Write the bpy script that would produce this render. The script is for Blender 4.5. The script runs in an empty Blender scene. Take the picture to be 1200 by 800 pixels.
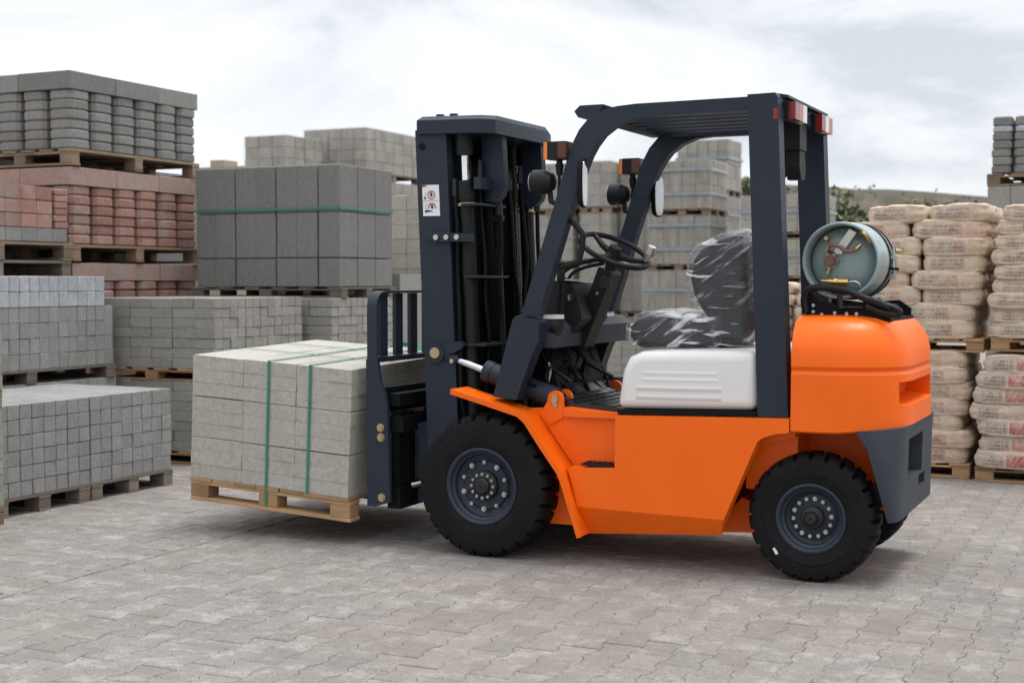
import bpy, bmesh, math, random
from mathutils import Vector, Matrix, noise
R = math.radians
rnd = random.Random(7)
SC = bpy.context.scene
COL = SC.collection

# ------------------------------------------------------------------ camera
cam = bpy.data.cameras.new('camera')
cam.sensor_width = 36.0
cam.lens = 49.5
cam.clip_start = 0.1
cam.clip_end = 3000
cam.dof.use_dof = True
cam.dof.focus_distance = 7.0
cam.dof.aperture_fstop = 3.2
camo = bpy.data.objects.new('camera', cam)
COL.objects.link(camo)
camo.location = (0, 0, 1.38)
camo.rotation_euler = (R(90) - math.atan(70 / 1650), 0, R(25))
SC.camera = camo

# ------------------------------------------------------------------ light
SC.view_settings.view_transform = 'Standard'
SC.view_settings.look = 'None'
SC.view_settings.exposure = 0.62
SC.view_settings.gamma = 1.0
SUN_EL, SUN_AZ = R(76), R(60)          # azimuth measured from +Y towards +X
sun = bpy.data.lights.new('sun', 'SUN')
sun.energy = 1.5
sun.angle = R(16)
sun.color = (1.0, 0.97, 0.93)
suno = bpy.data.objects.new('sun', sun)
COL.objects.link(suno)
sd = Vector((math.sin(SUN_AZ) * math.cos(SUN_EL), math.cos(SUN_AZ) * math.cos(SUN_EL), math.sin(SUN_EL)))
suno.rotation_euler = sd.to_track_quat('Z', 'Y').to_euler()
suno.location = sd * 40

CLOUD = (3.79, 5.08, 5.02)
W = bpy.data.worlds.new('World')
SC.world = W
W.use_nodes = True
nt = W.node_tree
for n in list(nt.nodes):
    nt.nodes.remove(n)
def wn(t, **k):
    n = nt.nodes.new(t)
    for a, b in k.items():
        setattr(n, a, b)
    return n
out = wn('ShaderNodeOutputWorld')
bg = wn('ShaderNodeBackground')
bg.inputs['Strength'].default_value = 0.1
sky = wn('ShaderNodeTexSky', sky_type='NISHITA')
sky.sun_disc = False
sky.sun_elevation = SUN_EL
sky.sun_rotation = SUN_AZ
tc = wn('ShaderNodeTexCoord')
sep = wn('ShaderNodeSeparateXYZ')
nt.links.new(tc.outputs['Generated'], sep.inputs[0])
zz = wn('ShaderNodeMath', operation='MAXIMUM'); zz.inputs[1].default_value = 0.0
nt.links.new(sep.outputs['Z'], zz.inputs[0])
cmb = wn('ShaderNodeVectorMath', operation='MULTIPLY'); nt.links.new(tc.outputs['Generated'], cmb.inputs[0]); cmb.inputs[1].default_value = (1.0, 1.0, 2.6)
cof = wn('ShaderNodeVectorMath', operation='ADD'); nt.links.new(cmb.outputs[0], cof.inputs[0]); cof.inputs[1].default_value = CLOUD
no = wn('ShaderNodeTexNoise'); no.inputs['Scale'].default_value = 2.6; no.inputs['Detail'].default_value = 7.0; no.inputs['Roughness'].default_value = 0.60; no.inputs['Distortion'].default_value = 0.5
nt.links.new(cof.outputs[0], no.inputs['Vector'])
cr = wn('ShaderNodeValToRGB')
cr.color_ramp.elements[0].position = 0.36; cr.color_ramp.elements[0].color = (0.56, 0.59, 0.635, 1)
cr.color_ramp.elements[1].position = 0.60; cr.color_ramp.elements[1].color = (0.86, 0.87, 0.885, 1)
e = cr.color_ramp.elements.new(0.46); e.color = (0.73, 0.75, 0.785, 1)
nt.links.new(no.outputs['Fac'], cr.inputs[0])
gain = wn('ShaderNodeMapRange')          # an overcast sky is brighter overhead than at the horizon
gain.inputs['From Min'].default_value = 0.24; gain.inputs['From Max'].default_value = 1.0
gain.inputs['To Min'].default_value = 8.4; gain.inputs['To Max'].default_value = 17.5
nt.links.new(zz.outputs[0], gain.inputs['Value'])
mul = wn('ShaderNodeVectorMath', operation='SCALE')
nt.links.new(cr.outputs['Color'], mul.inputs[0]); nt.links.new(gain.outputs[0], mul.inputs['Scale'])
mx = wn('ShaderNodeMix', data_type='RGBA'); mx.inputs['Factor'].default_value = 0.94
nt.links.new(sky.outputs[0], mx.inputs['A']); nt.links.new(mul.outputs[0], mx.inputs['B'])
nt.links.new(mx.outputs['Result'], bg.inputs['Color'])
nt.links.new(bg.outputs[0], out.inputs[0])

# ------------------------------------------------------------------ materials
class MT:
    def __init__(s, name):
        s.m = bpy.data.materials.new(name); s.m.use_nodes = True
        s.t = s.m.node_tree; s.b = s.t.nodes['Principled BSDF']
    def n(s, t, **k):
        x = s.t.nodes.new(t)
        for a, b in k.items():
            if hasattr(x, a): setattr(x, a, b)
        return x
    def l(s, a, b): s.t.links.new(a, b)
    def noise(s, scale, detail=4, rough=0.55, vec=None, stretch=None, coord='Object', rot=None):
        x = s.n('ShaderNodeTexNoise'); x.inputs['Scale'].default_value = scale
        x.inputs['Detail'].default_value = detail; x.inputs['Roughness'].default_value = rough
        if vec is None:
            if coord == 'World':
                g = s.n('ShaderNodeNewGeometry'); vec = g.outputs['Position']
            else:
                g = s.n('ShaderNodeTexCoord'); vec = g.outputs[coord]
        if stretch:
            mp = s.n('ShaderNodeMapping'); mp.inputs['Scale'].default_value = stretch
            if rot: mp.inputs['Rotation'].default_value = rot; mp.vector_type = 'TEXTURE'; mp.inputs['Scale'].default_value = tuple(1 / q for q in stretch)
            s.l(vec, mp.inputs[0]); vec = mp.outputs[0]
        s.l(vec, x.inputs['Vector']); return x.outputs['Fac']
    def ramp(s, fac, stops):
        r = s.n('ShaderNodeValToRGB'); el = r.color_ramp.elements
        el[0].position, el[0].color = stops[0][0], (*stops[0][1], 1)
        el[1].position, el[1].color = stops[-1][0], (*stops[-1][1], 1)
        for p, c in stops[1:-1]:
            q = el.new(p); q.color = (*c, 1)
        s.l(fac, r.inputs[0]); return r.outputs['Color']
    def mix(s, f, a, b, mode='MIX'):
        x = s.n('ShaderNodeMix', data_type='RGBA'); x.blend_type = mode
        for k, v in (('Factor', f), ('A', a), ('B', b)):
            if isinstance(v, (int, float)): x.inputs[k].default_value = v
            elif isinstance(v, tuple): x.inputs[k].default_value = (*v, 1)
            else: s.l(v, x.inputs[k])
        return x.outputs['Result']
    def rng(s, v, a, b, c, d):
        x = s.n('ShaderNodeMapRange'); s.l(v, x.inputs[0])
        for i, q in zip((1, 2, 3, 4), (a, b, c, d)): x.inputs[i].default_value = q
        return x.outputs[0]
    def bump(s, h, strength=0.3, dist=0.01):
        x = s.n('ShaderNodeBump'); x.inputs['Strength'].default_value = strength; x.inputs['Distance'].default_value = dist
        s.l(h, x.inputs['Height']); s.l(x.outputs[0], s.b.inputs['Normal'])
    def set(s, **k):
        for a, v in k.items():
            i = s.b.inputs[a.replace('_', ' ')]
            if isinstance(v, (int, float)): i.default_value = v
            elif isinstance(v, tuple): i.default_value = (*v, 1)
            else: s.l(v, i)
        return s

def paint(name, c, rough=0.35, coat=0.4, dirt=0.15, dirtc=(0.25, 0.22, 0.19), spec=0.35):
    t = MT(name)
    f = t.noise(3.0, 6, 0.6); g = t.noise(60, 3, 0.6)
    lo = tuple(x * 0.9 for x in c)
    base = t.mix(t.rng(f, 0.3, 0.7, 0, 1), lo, c)
    dm = t.n('ShaderNodeMath', operation='MULTIPLY'); t.l(t.rng(f, 0.5, 0.8, 0, 1), dm.inputs[0]); t.l(t.rng(g, 0.35, 0.7, 0, dirt * 2), dm.inputs[1])
    base = t.mix(dm.outputs[0], base, dirtc)
    t.set(Base_Color=base, Roughness=t.rng(g, 0.3, 0.7, rough * 0.8, min(1, rough * 1.3)))
    t.b.inputs['Coat Weight'].default_value = coat; t.b.inputs['Coat Roughness'].default_value = 0.18; t.b.inputs['Specular IOR Level'].default_value = spec
    t.bump(t.noise(180, 2, 0.5), 0.06, 0.002)
    return t.m

def plain(name, c, rough=0.5, metal=0.0, bump=0.1, scale=90, var=0.25, spec=0.5):
    t = MT(name); t.b.inputs['Specular IOR Level'].default_value = spec
    f = t.noise(scale, 4, 0.6); g = t.noise(6, 3, 0.6)
    base = t.mix(t.rng(g, 0.3, 0.7, 0, 1), tuple(x * (1 - var) for x in c), c)
    t.set(Base_Color=base, Roughness=t.rng(f, 0.3, 0.7, rough * 0.8, min(1, rough * 1.2)), Metallic=metal)
    if bump: t.bump(f, bump, 0.003)
    return t.m

def concrete(name, c, var=0.28, speck=0.35, warm=0.0, stain=(0.2, 0.18, 0.15), stain_amt=0.25):
    t = MT(name)
    oi = t.n('ShaderNodeObjectInfo')
    rr = t.rng(oi.outputs['Random'], 0, 1, 1 - var, 1 + var * 0.6)
    f = t.noise(130, 4, 0.85, coord='World'); g = t.noise(4.0, 5, 0.65, coord='World'); h = t.noise(30, 4, 0.75, coord='World')
    lo = tuple(x * (1 - speck) for x in c); hi = tuple(min(1, x * (1 + speck * 0.7)) for x in c)
    base = t.mix(t.rng(f, 0.32, 0.68, 0, 1), lo, hi)
    base = t.mix(t.rng(h, 0.42, 0.66, 0, 0.6), base, tuple(x * 0.66 for x in c))
    vs = t.noise(1, 3, 0.6, coord='World', stretch=(28, 28, 2.5)); base = t.mix(t.rng(vs, 0.5, 0.72, 0, 0.35), base, tuple(x * 0.72 for x in c))
    base = t.mix(t.rng(g, 0.5, 0.78, 0, stain_amt), base, stain)
    sc = t.n('ShaderNodeVectorMath', operation='SCALE'); t.l(base, sc.inputs[0]); t.l(rr, sc.inputs['Scale'])
    t.set(Base_Color=sc.outputs[0], Roughness=0.93)
    t.b.inputs['Specular IOR Level'].default_value = 0.25
    t.bump(f, 0.6, 0.005)
    return t.m

def wood(name, c1, c2):
    t = MT(name)
    oi = t.n('ShaderNodeObjectInfo')
    tcn = t.n('ShaderNodeTexCoord')
    ad = t.n('ShaderNodeVectorMath', operation='ADD'); t.l(tcn.outputs['Object'], ad.inputs[0])
    cb = t.n('ShaderNodeCombineXYZ')
    mm = t.n('ShaderNodeMath', operation='MULTIPLY'); mm.inputs[1].default_value = 37.0; t.l(oi.outputs['Random'], mm.inputs[0])
    for i in range(3): t.l(mm.outputs[0], cb.inputs[i])
    t.l(cb.outputs[0], ad.inputs[1])
    g = t.noise(1.0, 5, 0.6, vec=ad.outputs[0], stretch=(6, 60, 60)); d = t.noise(4.0, 4, 0.6, coord='World')
    base = t.mix(t.rng(g, 0.3, 0.7, 0, 1), c1, c2)
    base = t.mix(t.rng(d, 0.45, 0.75, 0, 0.55), base, (0.11, 0.09, 0.07))
    rr = t.rng(oi.outputs['Random'], 0, 1, 0.7, 1.2)
    sc = t.n('ShaderNodeVectorMath', operation='SCALE'); t.l(base, sc.inputs[0]); t.l(rr, sc.inputs['Scale'])
    t.set(Base_Color=sc.outputs[0], Roughness=0.85)
    t.bump(g, 0.4, 0.003)
    return t.m

ORANGE = (0.88, 0.134, 0.003)
M = {}
M['orange'] = paint('orange_paint', ORANGE, 0.38, 0.06, 0.05, spec=0.25)
M['white'] = paint('white_paint', (0.72, 0.72, 0.705), 0.35, 0.25, 0.08)
M['slate'] = paint('slate_paint', (0.017, 0.025, 0.040), 0.45, 0.03, 0.08, (0.05, 0.05, 0.05), spec=0.25)
M['slate2'] = plain('slate_plastic', (0.040, 0.048, 0.062), 0.6, 0, 0.25, 400, spec=0.35)
M['black'] = plain('black_paint', (0.005, 0.006, 0.008), 0.6, spec=0.15)
M['blackp'] = plain('black_plastic', (0.008, 0.009, 0.011), 0.5, spec=0.26)
M['mat'] = plain('rubber_mat', (0.014, 0.014, 0.016), 0.33)
M['rubber'] = plain('tyre_rubber', (0.010, 0.010, 0.011), 0.7, 0, 0.3, 45, 0.35, spec=0.16)
M['rim'] = paint('rim_paint', (0.020, 0.029, 0.046), 0.45, 0.05, 0.08, spec=0.3)
M['hub'] = plain('hub_iron', (0.013, 0.014, 0.016), 0.5, spec=0.4)
M['chain'] = plain('oiled_chain_steel', (0.10, 0.095, 0.085), 0.35, 0.8, 0.05)
M['steel'] = plain('zinc_steel', (0.55, 0.54, 0.50), 0.32, 0.9, 0.05)
M['chrome'] = plain('chrome', (0.80, 0.81, 0.83), 0.12, 1.0, 0)
M['brass'] = plain('brass', (0.62, 0.45, 0.16), 0.33, 0.9, 0.05)
M['bolt'] = plain('yellow_zinc_bolt', (0.50, 0.43, 0.24), 0.38, 0.85, 0.05)
M['redcap'] = plain('red_valve_cap', (0.17, 0.09, 0.085), 0.4, 0.5)
M['hosered'] = plain('red_brown_hose', (0.22, 0.09, 0.09), 0.45)
M['amber'] = plain('amber_lens', (0.80, 0.22, 0.01), 0.22)
M['amberd'] = plain('amber_reflector', (0.10, 0.022, 0.005), 0.3)
M['redlens'] = plain('red_lens', (0.22, 0.015, 0.010), 0.2)
M['orlens'] = plain('orange_lens', (0.42, 0.07, 0.02), 0.2)
M['clearlens'] = plain('clear_lens', (0.72, 0.70, 0.70), 0.15)
M['mirror'] = plain('mirror_glass', (0.50, 0.51, 0.53), 0.12, 1.0, 0)
M['tank'] = paint('grey_green_tank_paint', (0.25, 0.325, 0.33), 0.30, 0.4, 0.2, (0.1, 0.09, 0.08))
M['seat'] = plain('black_vinyl', (0.012, 0.013, 0.017), 0.42, 0, 0.15, 300, spec=0.4)
M['paper'] = plain('white_sticker', (0.82, 0.81, 0.81), 0.5, 0, 0)
M['ink'] = plain('dark_red_print', (0.20, 0.05, 0.05), 0.5, 0, 0)
M['inkr'] = plain('red_print', (0.55, 0.03, 0.04), 0.5, 0, 0)
M['inkb'] = plain('black_print', (0.03, 0.025, 0.03), 0.5, 0, 0)
M['green'] = plain('green_strap', (0.03, 0.22, 0.155), 0.4, 0, 0)
M['bluewrap'] = plain('pale_blue_wrap_fold', (0.28, 0.32, 0.36), 0.3, 0, 0.2, 40)
M['wood'] = wood('grey_pallet_wood', (0.27, 0.19, 0.125), (0.17, 0.12, 0.08))
M['wood2'] = wood('fresh_pallet_wood', (0.46, 0.285, 0.145), (0.34, 0.20, 0.10))
M['wood3'] = wood('old_pallet_wood', (0.20, 0.165, 0.13), (0.12, 0.10, 0.085))
M['gdark'] = concrete('grey_paver', (0.290, 0.290, 0.282), 0.10, 0.48)
M['gmid'] = concrete('mid_grey_paver', (0.325, 0.315, 0.285), 0.10, 0.40)
M['gwall'] = concrete('dark_wavy_paver', (0.24, 0.24, 0.228), 0.16, 0.4)
M['gblue'] = concrete('pale_blue_grey_paver', (0.42, 0.435, 0.465), 0.08, 0.35)
M['gload'] = concrete('light_grey_slab', (0.45, 0.433, 0.385), 0.03, 0.30, stain_amt=0.10)
M['gslab'] = concrete('charcoal_block', (0.205, 0.203, 0.195), 0.06, 0.32, stain_amt=0.15)
M['gstone'] = concrete('cream_block', (0.46, 0.435, 0.37), 0.09, 0.22, stain_amt=0.12)
M['gfar'] = concrete('beige_grey_block', (0.28, 0.235, 0.175), 0.16, 0.25)
M['gfar2'] = concrete('pale_far_block', (0.34, 0.30, 0.238), 0.20, 0.2, stain=(0.26, 0.2, 0.12), stain_amt=0.5)
M['red'] = concrete('red_paver', (0.345, 0.195, 0.16), 0.2, 0.34, stain=(0.33, 0.30, 0.285), stain_amt=1.0)
M['redslab'] = concrete('pinkish_slab', (0.38, 0.26, 0.225), 0.12, 0.25, stain=(0.29, 0.27, 0.26), stain_amt=1.0)

# shrink wrap: clear film with milky folds
def film(name, milky=0.35, tint=(0.8, 0.83, 0.86), scale=9, stretch=(1, 1, 0.25), lo=0.42, hi=0.72, amt=0.75, crease=False):
    t = MT(name)
    f = t.noise(scale, 6, 0.65, stretch=stretch)
    bumpf = f
    if crease:      # long soft folds, white streaks painted in for creases and highlights, whiter towards outline (Fresnel)
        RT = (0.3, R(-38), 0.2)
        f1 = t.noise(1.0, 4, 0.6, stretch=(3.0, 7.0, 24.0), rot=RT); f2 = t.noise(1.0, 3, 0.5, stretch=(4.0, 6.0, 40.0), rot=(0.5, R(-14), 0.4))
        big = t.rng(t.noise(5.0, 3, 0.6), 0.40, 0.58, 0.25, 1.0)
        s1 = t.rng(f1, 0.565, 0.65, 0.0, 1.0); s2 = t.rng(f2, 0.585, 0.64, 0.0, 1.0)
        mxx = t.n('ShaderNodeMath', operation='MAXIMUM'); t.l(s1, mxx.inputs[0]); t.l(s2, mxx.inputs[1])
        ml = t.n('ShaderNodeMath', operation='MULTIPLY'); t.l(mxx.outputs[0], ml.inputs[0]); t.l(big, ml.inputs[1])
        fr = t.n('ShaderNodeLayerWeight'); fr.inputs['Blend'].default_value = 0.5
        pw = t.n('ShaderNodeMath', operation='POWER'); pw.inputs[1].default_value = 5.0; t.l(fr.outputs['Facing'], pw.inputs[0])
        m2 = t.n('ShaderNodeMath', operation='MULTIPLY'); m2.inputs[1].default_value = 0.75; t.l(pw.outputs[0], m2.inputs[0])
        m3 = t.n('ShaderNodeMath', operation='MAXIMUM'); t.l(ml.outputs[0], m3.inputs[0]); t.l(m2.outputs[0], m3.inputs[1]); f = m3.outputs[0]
        ad = t.n('ShaderNodeMath', operation='ADD'); t.l(f1, ad.inputs[0]); t.l(f2, ad.inputs[1]); bumpf = ad.outputs[0]
    tr = t.n('ShaderNodeBsdfTransparent'); tr.inputs[0].default_value = (0.96, 0.97, 0.98, 1)
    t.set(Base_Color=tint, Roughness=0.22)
    t.b.inputs['Specular IOR Level'].default_value = 0.6
    ms = t.n('ShaderNodeMixShader')
    gl = None
    if crease:
        gl = t.n('ShaderNodeBsdfGlossy'); gl.inputs['Roughness'].default_value = 0.16; gl.inputs['Color'].default_value = (0.95, 0.96, 0.98, 1)
        ms2 = t.n('ShaderNodeMixShader'); lw = t.n('ShaderNodeLayerWeight'); lw.inputs['Blend'].default_value = 0.5
        gf = t.rng(lw.outputs['Facing'], 0.0, 1.0, 0.012, 0.16); t.l(gf, ms2.inputs[0]); t.l(ms.outputs[0], ms2.inputs[1]); t.l(gl.outputs[0], ms2.inputs[2])
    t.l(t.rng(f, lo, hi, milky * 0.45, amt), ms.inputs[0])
    t.l(tr.outputs[0], ms.inputs[1]); t.l(t.b.outputs[0], ms.inputs[2])
    t.l((ms2 if crease else ms).outputs[0], t.t.nodes['Material Output'].inputs[0])
    t.bump(bumpf, 1.0 if crease else 0.8, 0.03 if crease else 0.02)
    if crease: t.l(t.b.inputs['Normal'].links[0].from_socket, gl.inputs['Normal'])
    return t.m
M['film'] = film('clear_wrap', 0.22, amt=0.30)
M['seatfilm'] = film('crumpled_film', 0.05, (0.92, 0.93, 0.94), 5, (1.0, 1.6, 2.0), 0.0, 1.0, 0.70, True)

# paper bags
def bagmat(name, c, c2, red):
    t = MT(name)
    tcn = t.n('ShaderNodeTexCoord'); oi = t.n('ShaderNodeObjectInfo')
    s = t.n('ShaderNodeSeparateXYZ'); t.l(tcn.outputs['Object'], s.inputs[0])
    f = t.noise(12, 5, 0.6, coord='World'); g = t.noise(5, 4, 0.6, coord='World')
    base = t.mix(t.rng(f, 0.3, 0.7, 0, 1), c, c2)
    base = t.mix(t.rng(g, 0.48, 0.72, 0, 0.55), base, (0.50, 0.46, 0.42))
    def band(v, a, b, soft=0.004):
        p = t.rng(v, a, a + soft, 0, 1); q = t.rng(v, b - soft, b, 1, 0)
        m = t.n('ShaderNodeMath', operation='MULTIPLY'); t.l(p, m.inputs[0]); t.l(q, m.inputs[1]); return m.outputs[0]
    def mul(*vs):
        a = vs[0]
        for v in vs[1:]:
            m = t.n('ShaderNodeMath', operation='MULTIPLY'); t.l(a, m.inputs[0])
            if isinstance(v, float): m.inputs[1].default_value = v
            else: t.l(v, m.inputs[1])
            a = m.outputs[0]
        return a
    def add(x, y):
        m = t.n('ShaderNodeMath', operation='MAXIMUM'); t.l(x, m.inputs[0]); t.l(y, m.inputs[1]); return m.outputs[0]
    side = t.rng(s.outputs['Y'], -0.165, -0.180, 0, 1)
    fade = t.rng(t.noise(9, 3, 0.6, coord='World'), 0.35, 0.55, 0.4, 1.0)
    # rows of small lettering too worn to read, a framed panel and a red field
    rows = add(add(band(s.outputs['Z'], 0.010, 0.028), band(s.outputs['Z'], -0.012, 0.004)), band(s.outputs['Z'], -0.034, -0.020))
    w = t.noise(1, 2, 0.6, stretch=(95, 2, 40)); ink = t.rng(w, 0.47, 0.53, 0.0, 1.0)
    xa, xb = (-0.25, -0.12) if red else (-0.23, 0.10)
    base = t.mix(mul(side, rows, band(s.outputs['X'], xa, xb), ink, fade, (0.95 if red else 0.85)), base, (0.075, 0.06, 0.06))
    frame = mul(side, band(s.outputs['Z'], -0.042, 0.036), band(s.outputs['X'], xa - 0.012, xb + 0.012))
    base = t.mix(mul(frame, fade, 0.42), base, (0.27, 0.22, 0.20))
    rb = mul(side, band(s.outputs['Z'], -0.040, 0.036), band(s.outputs['X'], -0.10 if red else 0.0, 0.27), t.rng(oi.outputs['Random'], 0.35, 0.5, 0.25, 1.0))
    inv = t.rng(w, 0.45, 0.5, 1.0, 0.55)
    base = t.mix(mul(rb, inv, fade, (1.0 if red else 0.30)), base, (0.40, 0.085, 0.075))
    t.set(Base_Color=base, Roughness=0.65)
    t.b.inputs['Specular IOR Level'].default_value = 0.3
    t.bump(t.noise(16, 4, 0.6), 0.5, 0.03)
    return t.m
M['bag'] = bagmat('tan_paper_bag', (0.50, 0.385, 0.275), (0.62, 0.51, 0.40), False)
M['bagr'] = bagmat('cream_paper_bag', (0.47, 0.385, 0.30), (0.58, 0.49, 0.40), True)

# yard pavers: worn concrete, each stone a shade of its own
def yardmat(name, per):
    t = MT(name)
    if per == 'object':
        oi = t.n('ShaderNodeObjectInfo'); r = oi.outputs['Random']
    else:
        at = t.n('ShaderNodeAttribute'); at.attribute_name = 'shade'; r = at.outputs['Fac']
    f = t.noise(120, 4, 0.85, coord='World'); g = t.noise(0.7, 5, 0.62, coord='World'); h = t.noise(7.5, 6, 0.75, coord='World'); k = t.noise(34, 4, 0.75, coord='World')
    base = t.mix(t.rng(f, 0.34, 0.66, 0, 1), (0.130, 0.118, 0.107), (0.315, 0.295, 0.275))
    base = t.mix(t.rng(k, 0.40, 0.66, 0, 0.5), base, (0.150, 0.134, 0.120))
    base = t.mix(t.rng(h, 0.52, 0.60, 0, 0.42), base, (0.37, 0.35, 0.325))
    base = t.mix(t.rng(h, 0.46, 0.34, 0, 0.45), base, (0.140, 0.125, 0.112))
    base = t.mix(t.rng(g, 0.48, 0.62, 0, 0.45), base, (0.19, 0.165, 0.147))
    rr = t.rng(r, 0, 1, 0.90, 1.10)
    sc = t.n('ShaderNodeVectorMath', operation='SCALE'); t.l(base, sc.inputs[0]); t.l(rr, sc.inputs['Scale'])
    t.set(Base_Color=sc.outputs[0], Roughness=0.9)
    t.b.inputs['Specular IOR Level'].default_value = 0.3
    t.bump(f, 0.5, 0.004)
    return t.m
M['yard_o'] = yardmat('yard_paver', 'object')
M['yard_s'] = yardmat('yard_paver_far', 'mesh')
def sandmat():
    t = MT('joint_sand')
    f = t.noise(200, 4, 0.7, coord='World'); g = t.noise(0.9, 5, 0.6, coord='World')
    base = t.mix(t.rng(f, 0.3, 0.7, 0, 1), (0.15, 0.135, 0.12), (0.30, 0.275, 0.25))
    base = t.mix(t.rng(g, 0.4, 0.7, 0, 0.5), base, (0.20, 0.185, 0.165))
    t.set(Base_Color=base, Roughness=0.95); t.bump(f, 0.5, 0.004); return t.m
M['sand'] = sandmat()
def hillmat():
    t = MT('gravel_bank')
    f = t.noise(1.1, 7, 0.7, coord='World'); g = t.noise(0.25, 5, 0.6, coord='World'); k = t.noise(5, 4, 0.7, coord='World')
    base = t.ramp(f, [(0.42, (0.022, 0.018, 0.012)), (0.5, (0.060, 0.047, 0.033)), (0.58, (0.125, 0.10, 0.073))])
    base = t.mix(t.rng(g, 0.45, 0.62, 0, 0.8), base, (0.065, 0.068, 0.036))
    gz = t.n('ShaderNodeNewGeometry'); sz = t.n('ShaderNodeSeparateXYZ'); t.l(gz.outputs['Position'], sz.inputs[0])
    base = t.mix(t.rng(sz.outputs['Y'], 57, 60, 0, 0.85), base, (0.045, 0.042, 0.032))
    base = t.mix(t.rng(k, 0.4, 0.7, 0, 0.4), base, (0.14, 0.12, 0.09))
    t.set(Base_Color=base, Roughness=1.0); t.bump(f, 0.8, 0.3); return t.m
M['hill'] = hillmat()
def leafmat(name, a, b):
    t = MT(name)
    f = t.noise(1.7, 3, 0.6, coord='World'); g = t.noise(25, 2, 0.5, coord='World')
    base = t.mix(t.rng(f, 0.35, 0.65, 0, 1), a, b)
    base = t.mix(t.rng(g, 0.4, 0.7, 0, 0.4), base, tuple(x * 1.5 for x in b))
    t.set(Base_Color=base, Roughness=0.6); return t.m
M['leaf'] = leafmat('olive_leaf', (0.055, 0.075, 0.03), (0.10, 0.115, 0.05))
M['dryleaf'] = leafmat('dry_scrub_leaf', (0.05, 0.045, 0.026), (0.085, 0.072, 0.042))
M['bark'] = plain('bark', (0.09, 0.07, 0.05), 0.9)

# ------------------------------------------------------------------ mesh helpers
def finish(name, bm, mat, parent=None, smooth=35, loc=None, bevel=0, recalc=True):
    if bevel:
        eds = [e for e in bm.edges if len(e.link_faces) == 2 and e.calc_face_angle(0) > R(28)]
        bmesh.ops.bevel(bm, geom=eds, offset=bevel, segments=2, affect='EDGES', profile=0.6, clamp_overlap=True)
    if recalc:
        bmesh.ops.recalc_face_normals(bm, faces=bm.faces)
    me = bpy.data.meshes.new(name)
    bm.to_mesh(me); bm.free()
    for m in (mat if isinstance(mat, (list, tuple)) else [mat]):
        me.materials.append(M[m] if isinstance(m, str) else m)
    if smooth:
        me.shade_smooth(); me.set_sharp_from_angle(angle=R(smooth))
    return place(name, me, parent, loc)
def place(name, me, parent=None, loc=None, rot=None):
    o = bpy.data.objects.new(name, me); COL.objects.link(o)
    if parent is not None: o.parent = parent
    if loc is not None: o.location = loc
    if rot is not None: o.rotation_euler = rot
    return o
def thing(name, label, cat, loc=(0, 0, 0), group=None, rot=None):
    o = bpy.data.objects.new(name, None); COL.objects.link(o)
    o.empty_display_size = 0.2; o.location = loc
    if rot is not None: o.rotation_euler = rot
    o['label'] = label; o['category'] = cat
    if group: o['group'] = group
    return o
def BM(): return bmesh.new()
def box(bm, x0, x1, y0, y1, z0, z1):
    v = [bm.verts.new(p) for p in ((x0, y0, z0), (x1, y0, z0), (x1, y1, z0), (x0, y1, z0), (x0, y0, z1), (x1, y0, z1), (x1, y1, z1), (x0, y1, z1))]
    for f in ((0, 3, 2, 1), (4, 5, 6, 7), (0, 1, 5, 4), (1, 2, 6, 5), (2, 3, 7, 6), (3, 0, 4, 7)): bm.faces.new([v[i] for i in f])
    return v
def prism(bm, pts, y0, y1):
    a = [bm.verts.new((x, y0, z)) for x, z in pts]; b = [bm.verts.new((x, y1, z)) for x, z in pts]
    bm.faces.new(a); bm.faces.new(b[::-1]); n = len(pts)
    for i in range(n): bm.faces.new((a[i], b[i], b[(i + 1) % n], a[(i + 1) % n]))
def prism_z(bm, pts, z0, z1):
    a = [bm.verts.new((x, y, z0)) for x, y in pts]; b = [bm.verts.new((x, y, z1)) for x, y in pts]
    bm.faces.new(a[::-1]); bm.faces.new(b); n = len(pts)
    for i in range(n): bm.faces.new((a[i], a[(i + 1) % n], b[(i + 1) % n], b[i]))
def prism_x(bm, pts, x0, x1):
    a = [bm.verts.new((x0, y, z)) for y, z in pts]; b = [bm.verts.new((x1, y, z)) for y, z in pts]
    bm.faces.new(a[::-1]); bm.faces.new(b); n = len(pts)
    for i in range(n): bm.faces.new((a[i], a[(i + 1) % n], b[(i + 1) % n], b[i]))
def strip(pts, th):
    """Closed outline of a bent sheet: the path and the same path shifted by th along its normal."""
    o = []
    for i, p in enumerate(pts):
        a = Vector(pts[max(0, i - 1)]); b = Vector(pts[min(len(pts) - 1, i + 1)])
        d = (b - a).normalized(); o.append((p[0] - d.y * th, p[1] + d.x * th))
    return list(pts) + o[::-1]
def tube(bm, pts, r, seg=10, caps=True, closed=False):
    pts = [Vector(p) for p in pts]; n = len(pts); rings = []
    rr = r if isinstance(r, (list, tuple)) else [r] * n
    up = Vector((0, 0, 1)); prev = None
    for i, p in enumerate(pts):
        if closed: d = (pts[(i + 1) % n] - pts[i - 1]).normalized()
        else: d = (pts[min(i + 1, n - 1)] - pts[max(i - 1, 0)]).normalized()
        if prev is None:
            a = d.cross(up)
            if a.length < 1e-3: a = d.cross(Vector((1, 0, 0)))
            a.normalize()
        else:
            a = prev - d * prev.dot(d); a.normalize()
        prev = a; b = d.cross(a)
        rings.append([bm.verts.new(p + (a * math.cos(t) + b * math.sin(t)) * rr[i]) for t in [2 * math.pi * k / seg for k in range(seg)]])
    m = n if closed else n - 1
    for i in range(m):
        A, B = rings[i], rings[(i + 1) % n]
        for k in range(seg): bm.faces.new((A[k], A[(k + 1) % seg], B[(k + 1) % seg], B[k]))
    if caps and not closed:
        bm.faces.new(rings[0][::-1]); bm.faces.new(rings[-1])
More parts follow.
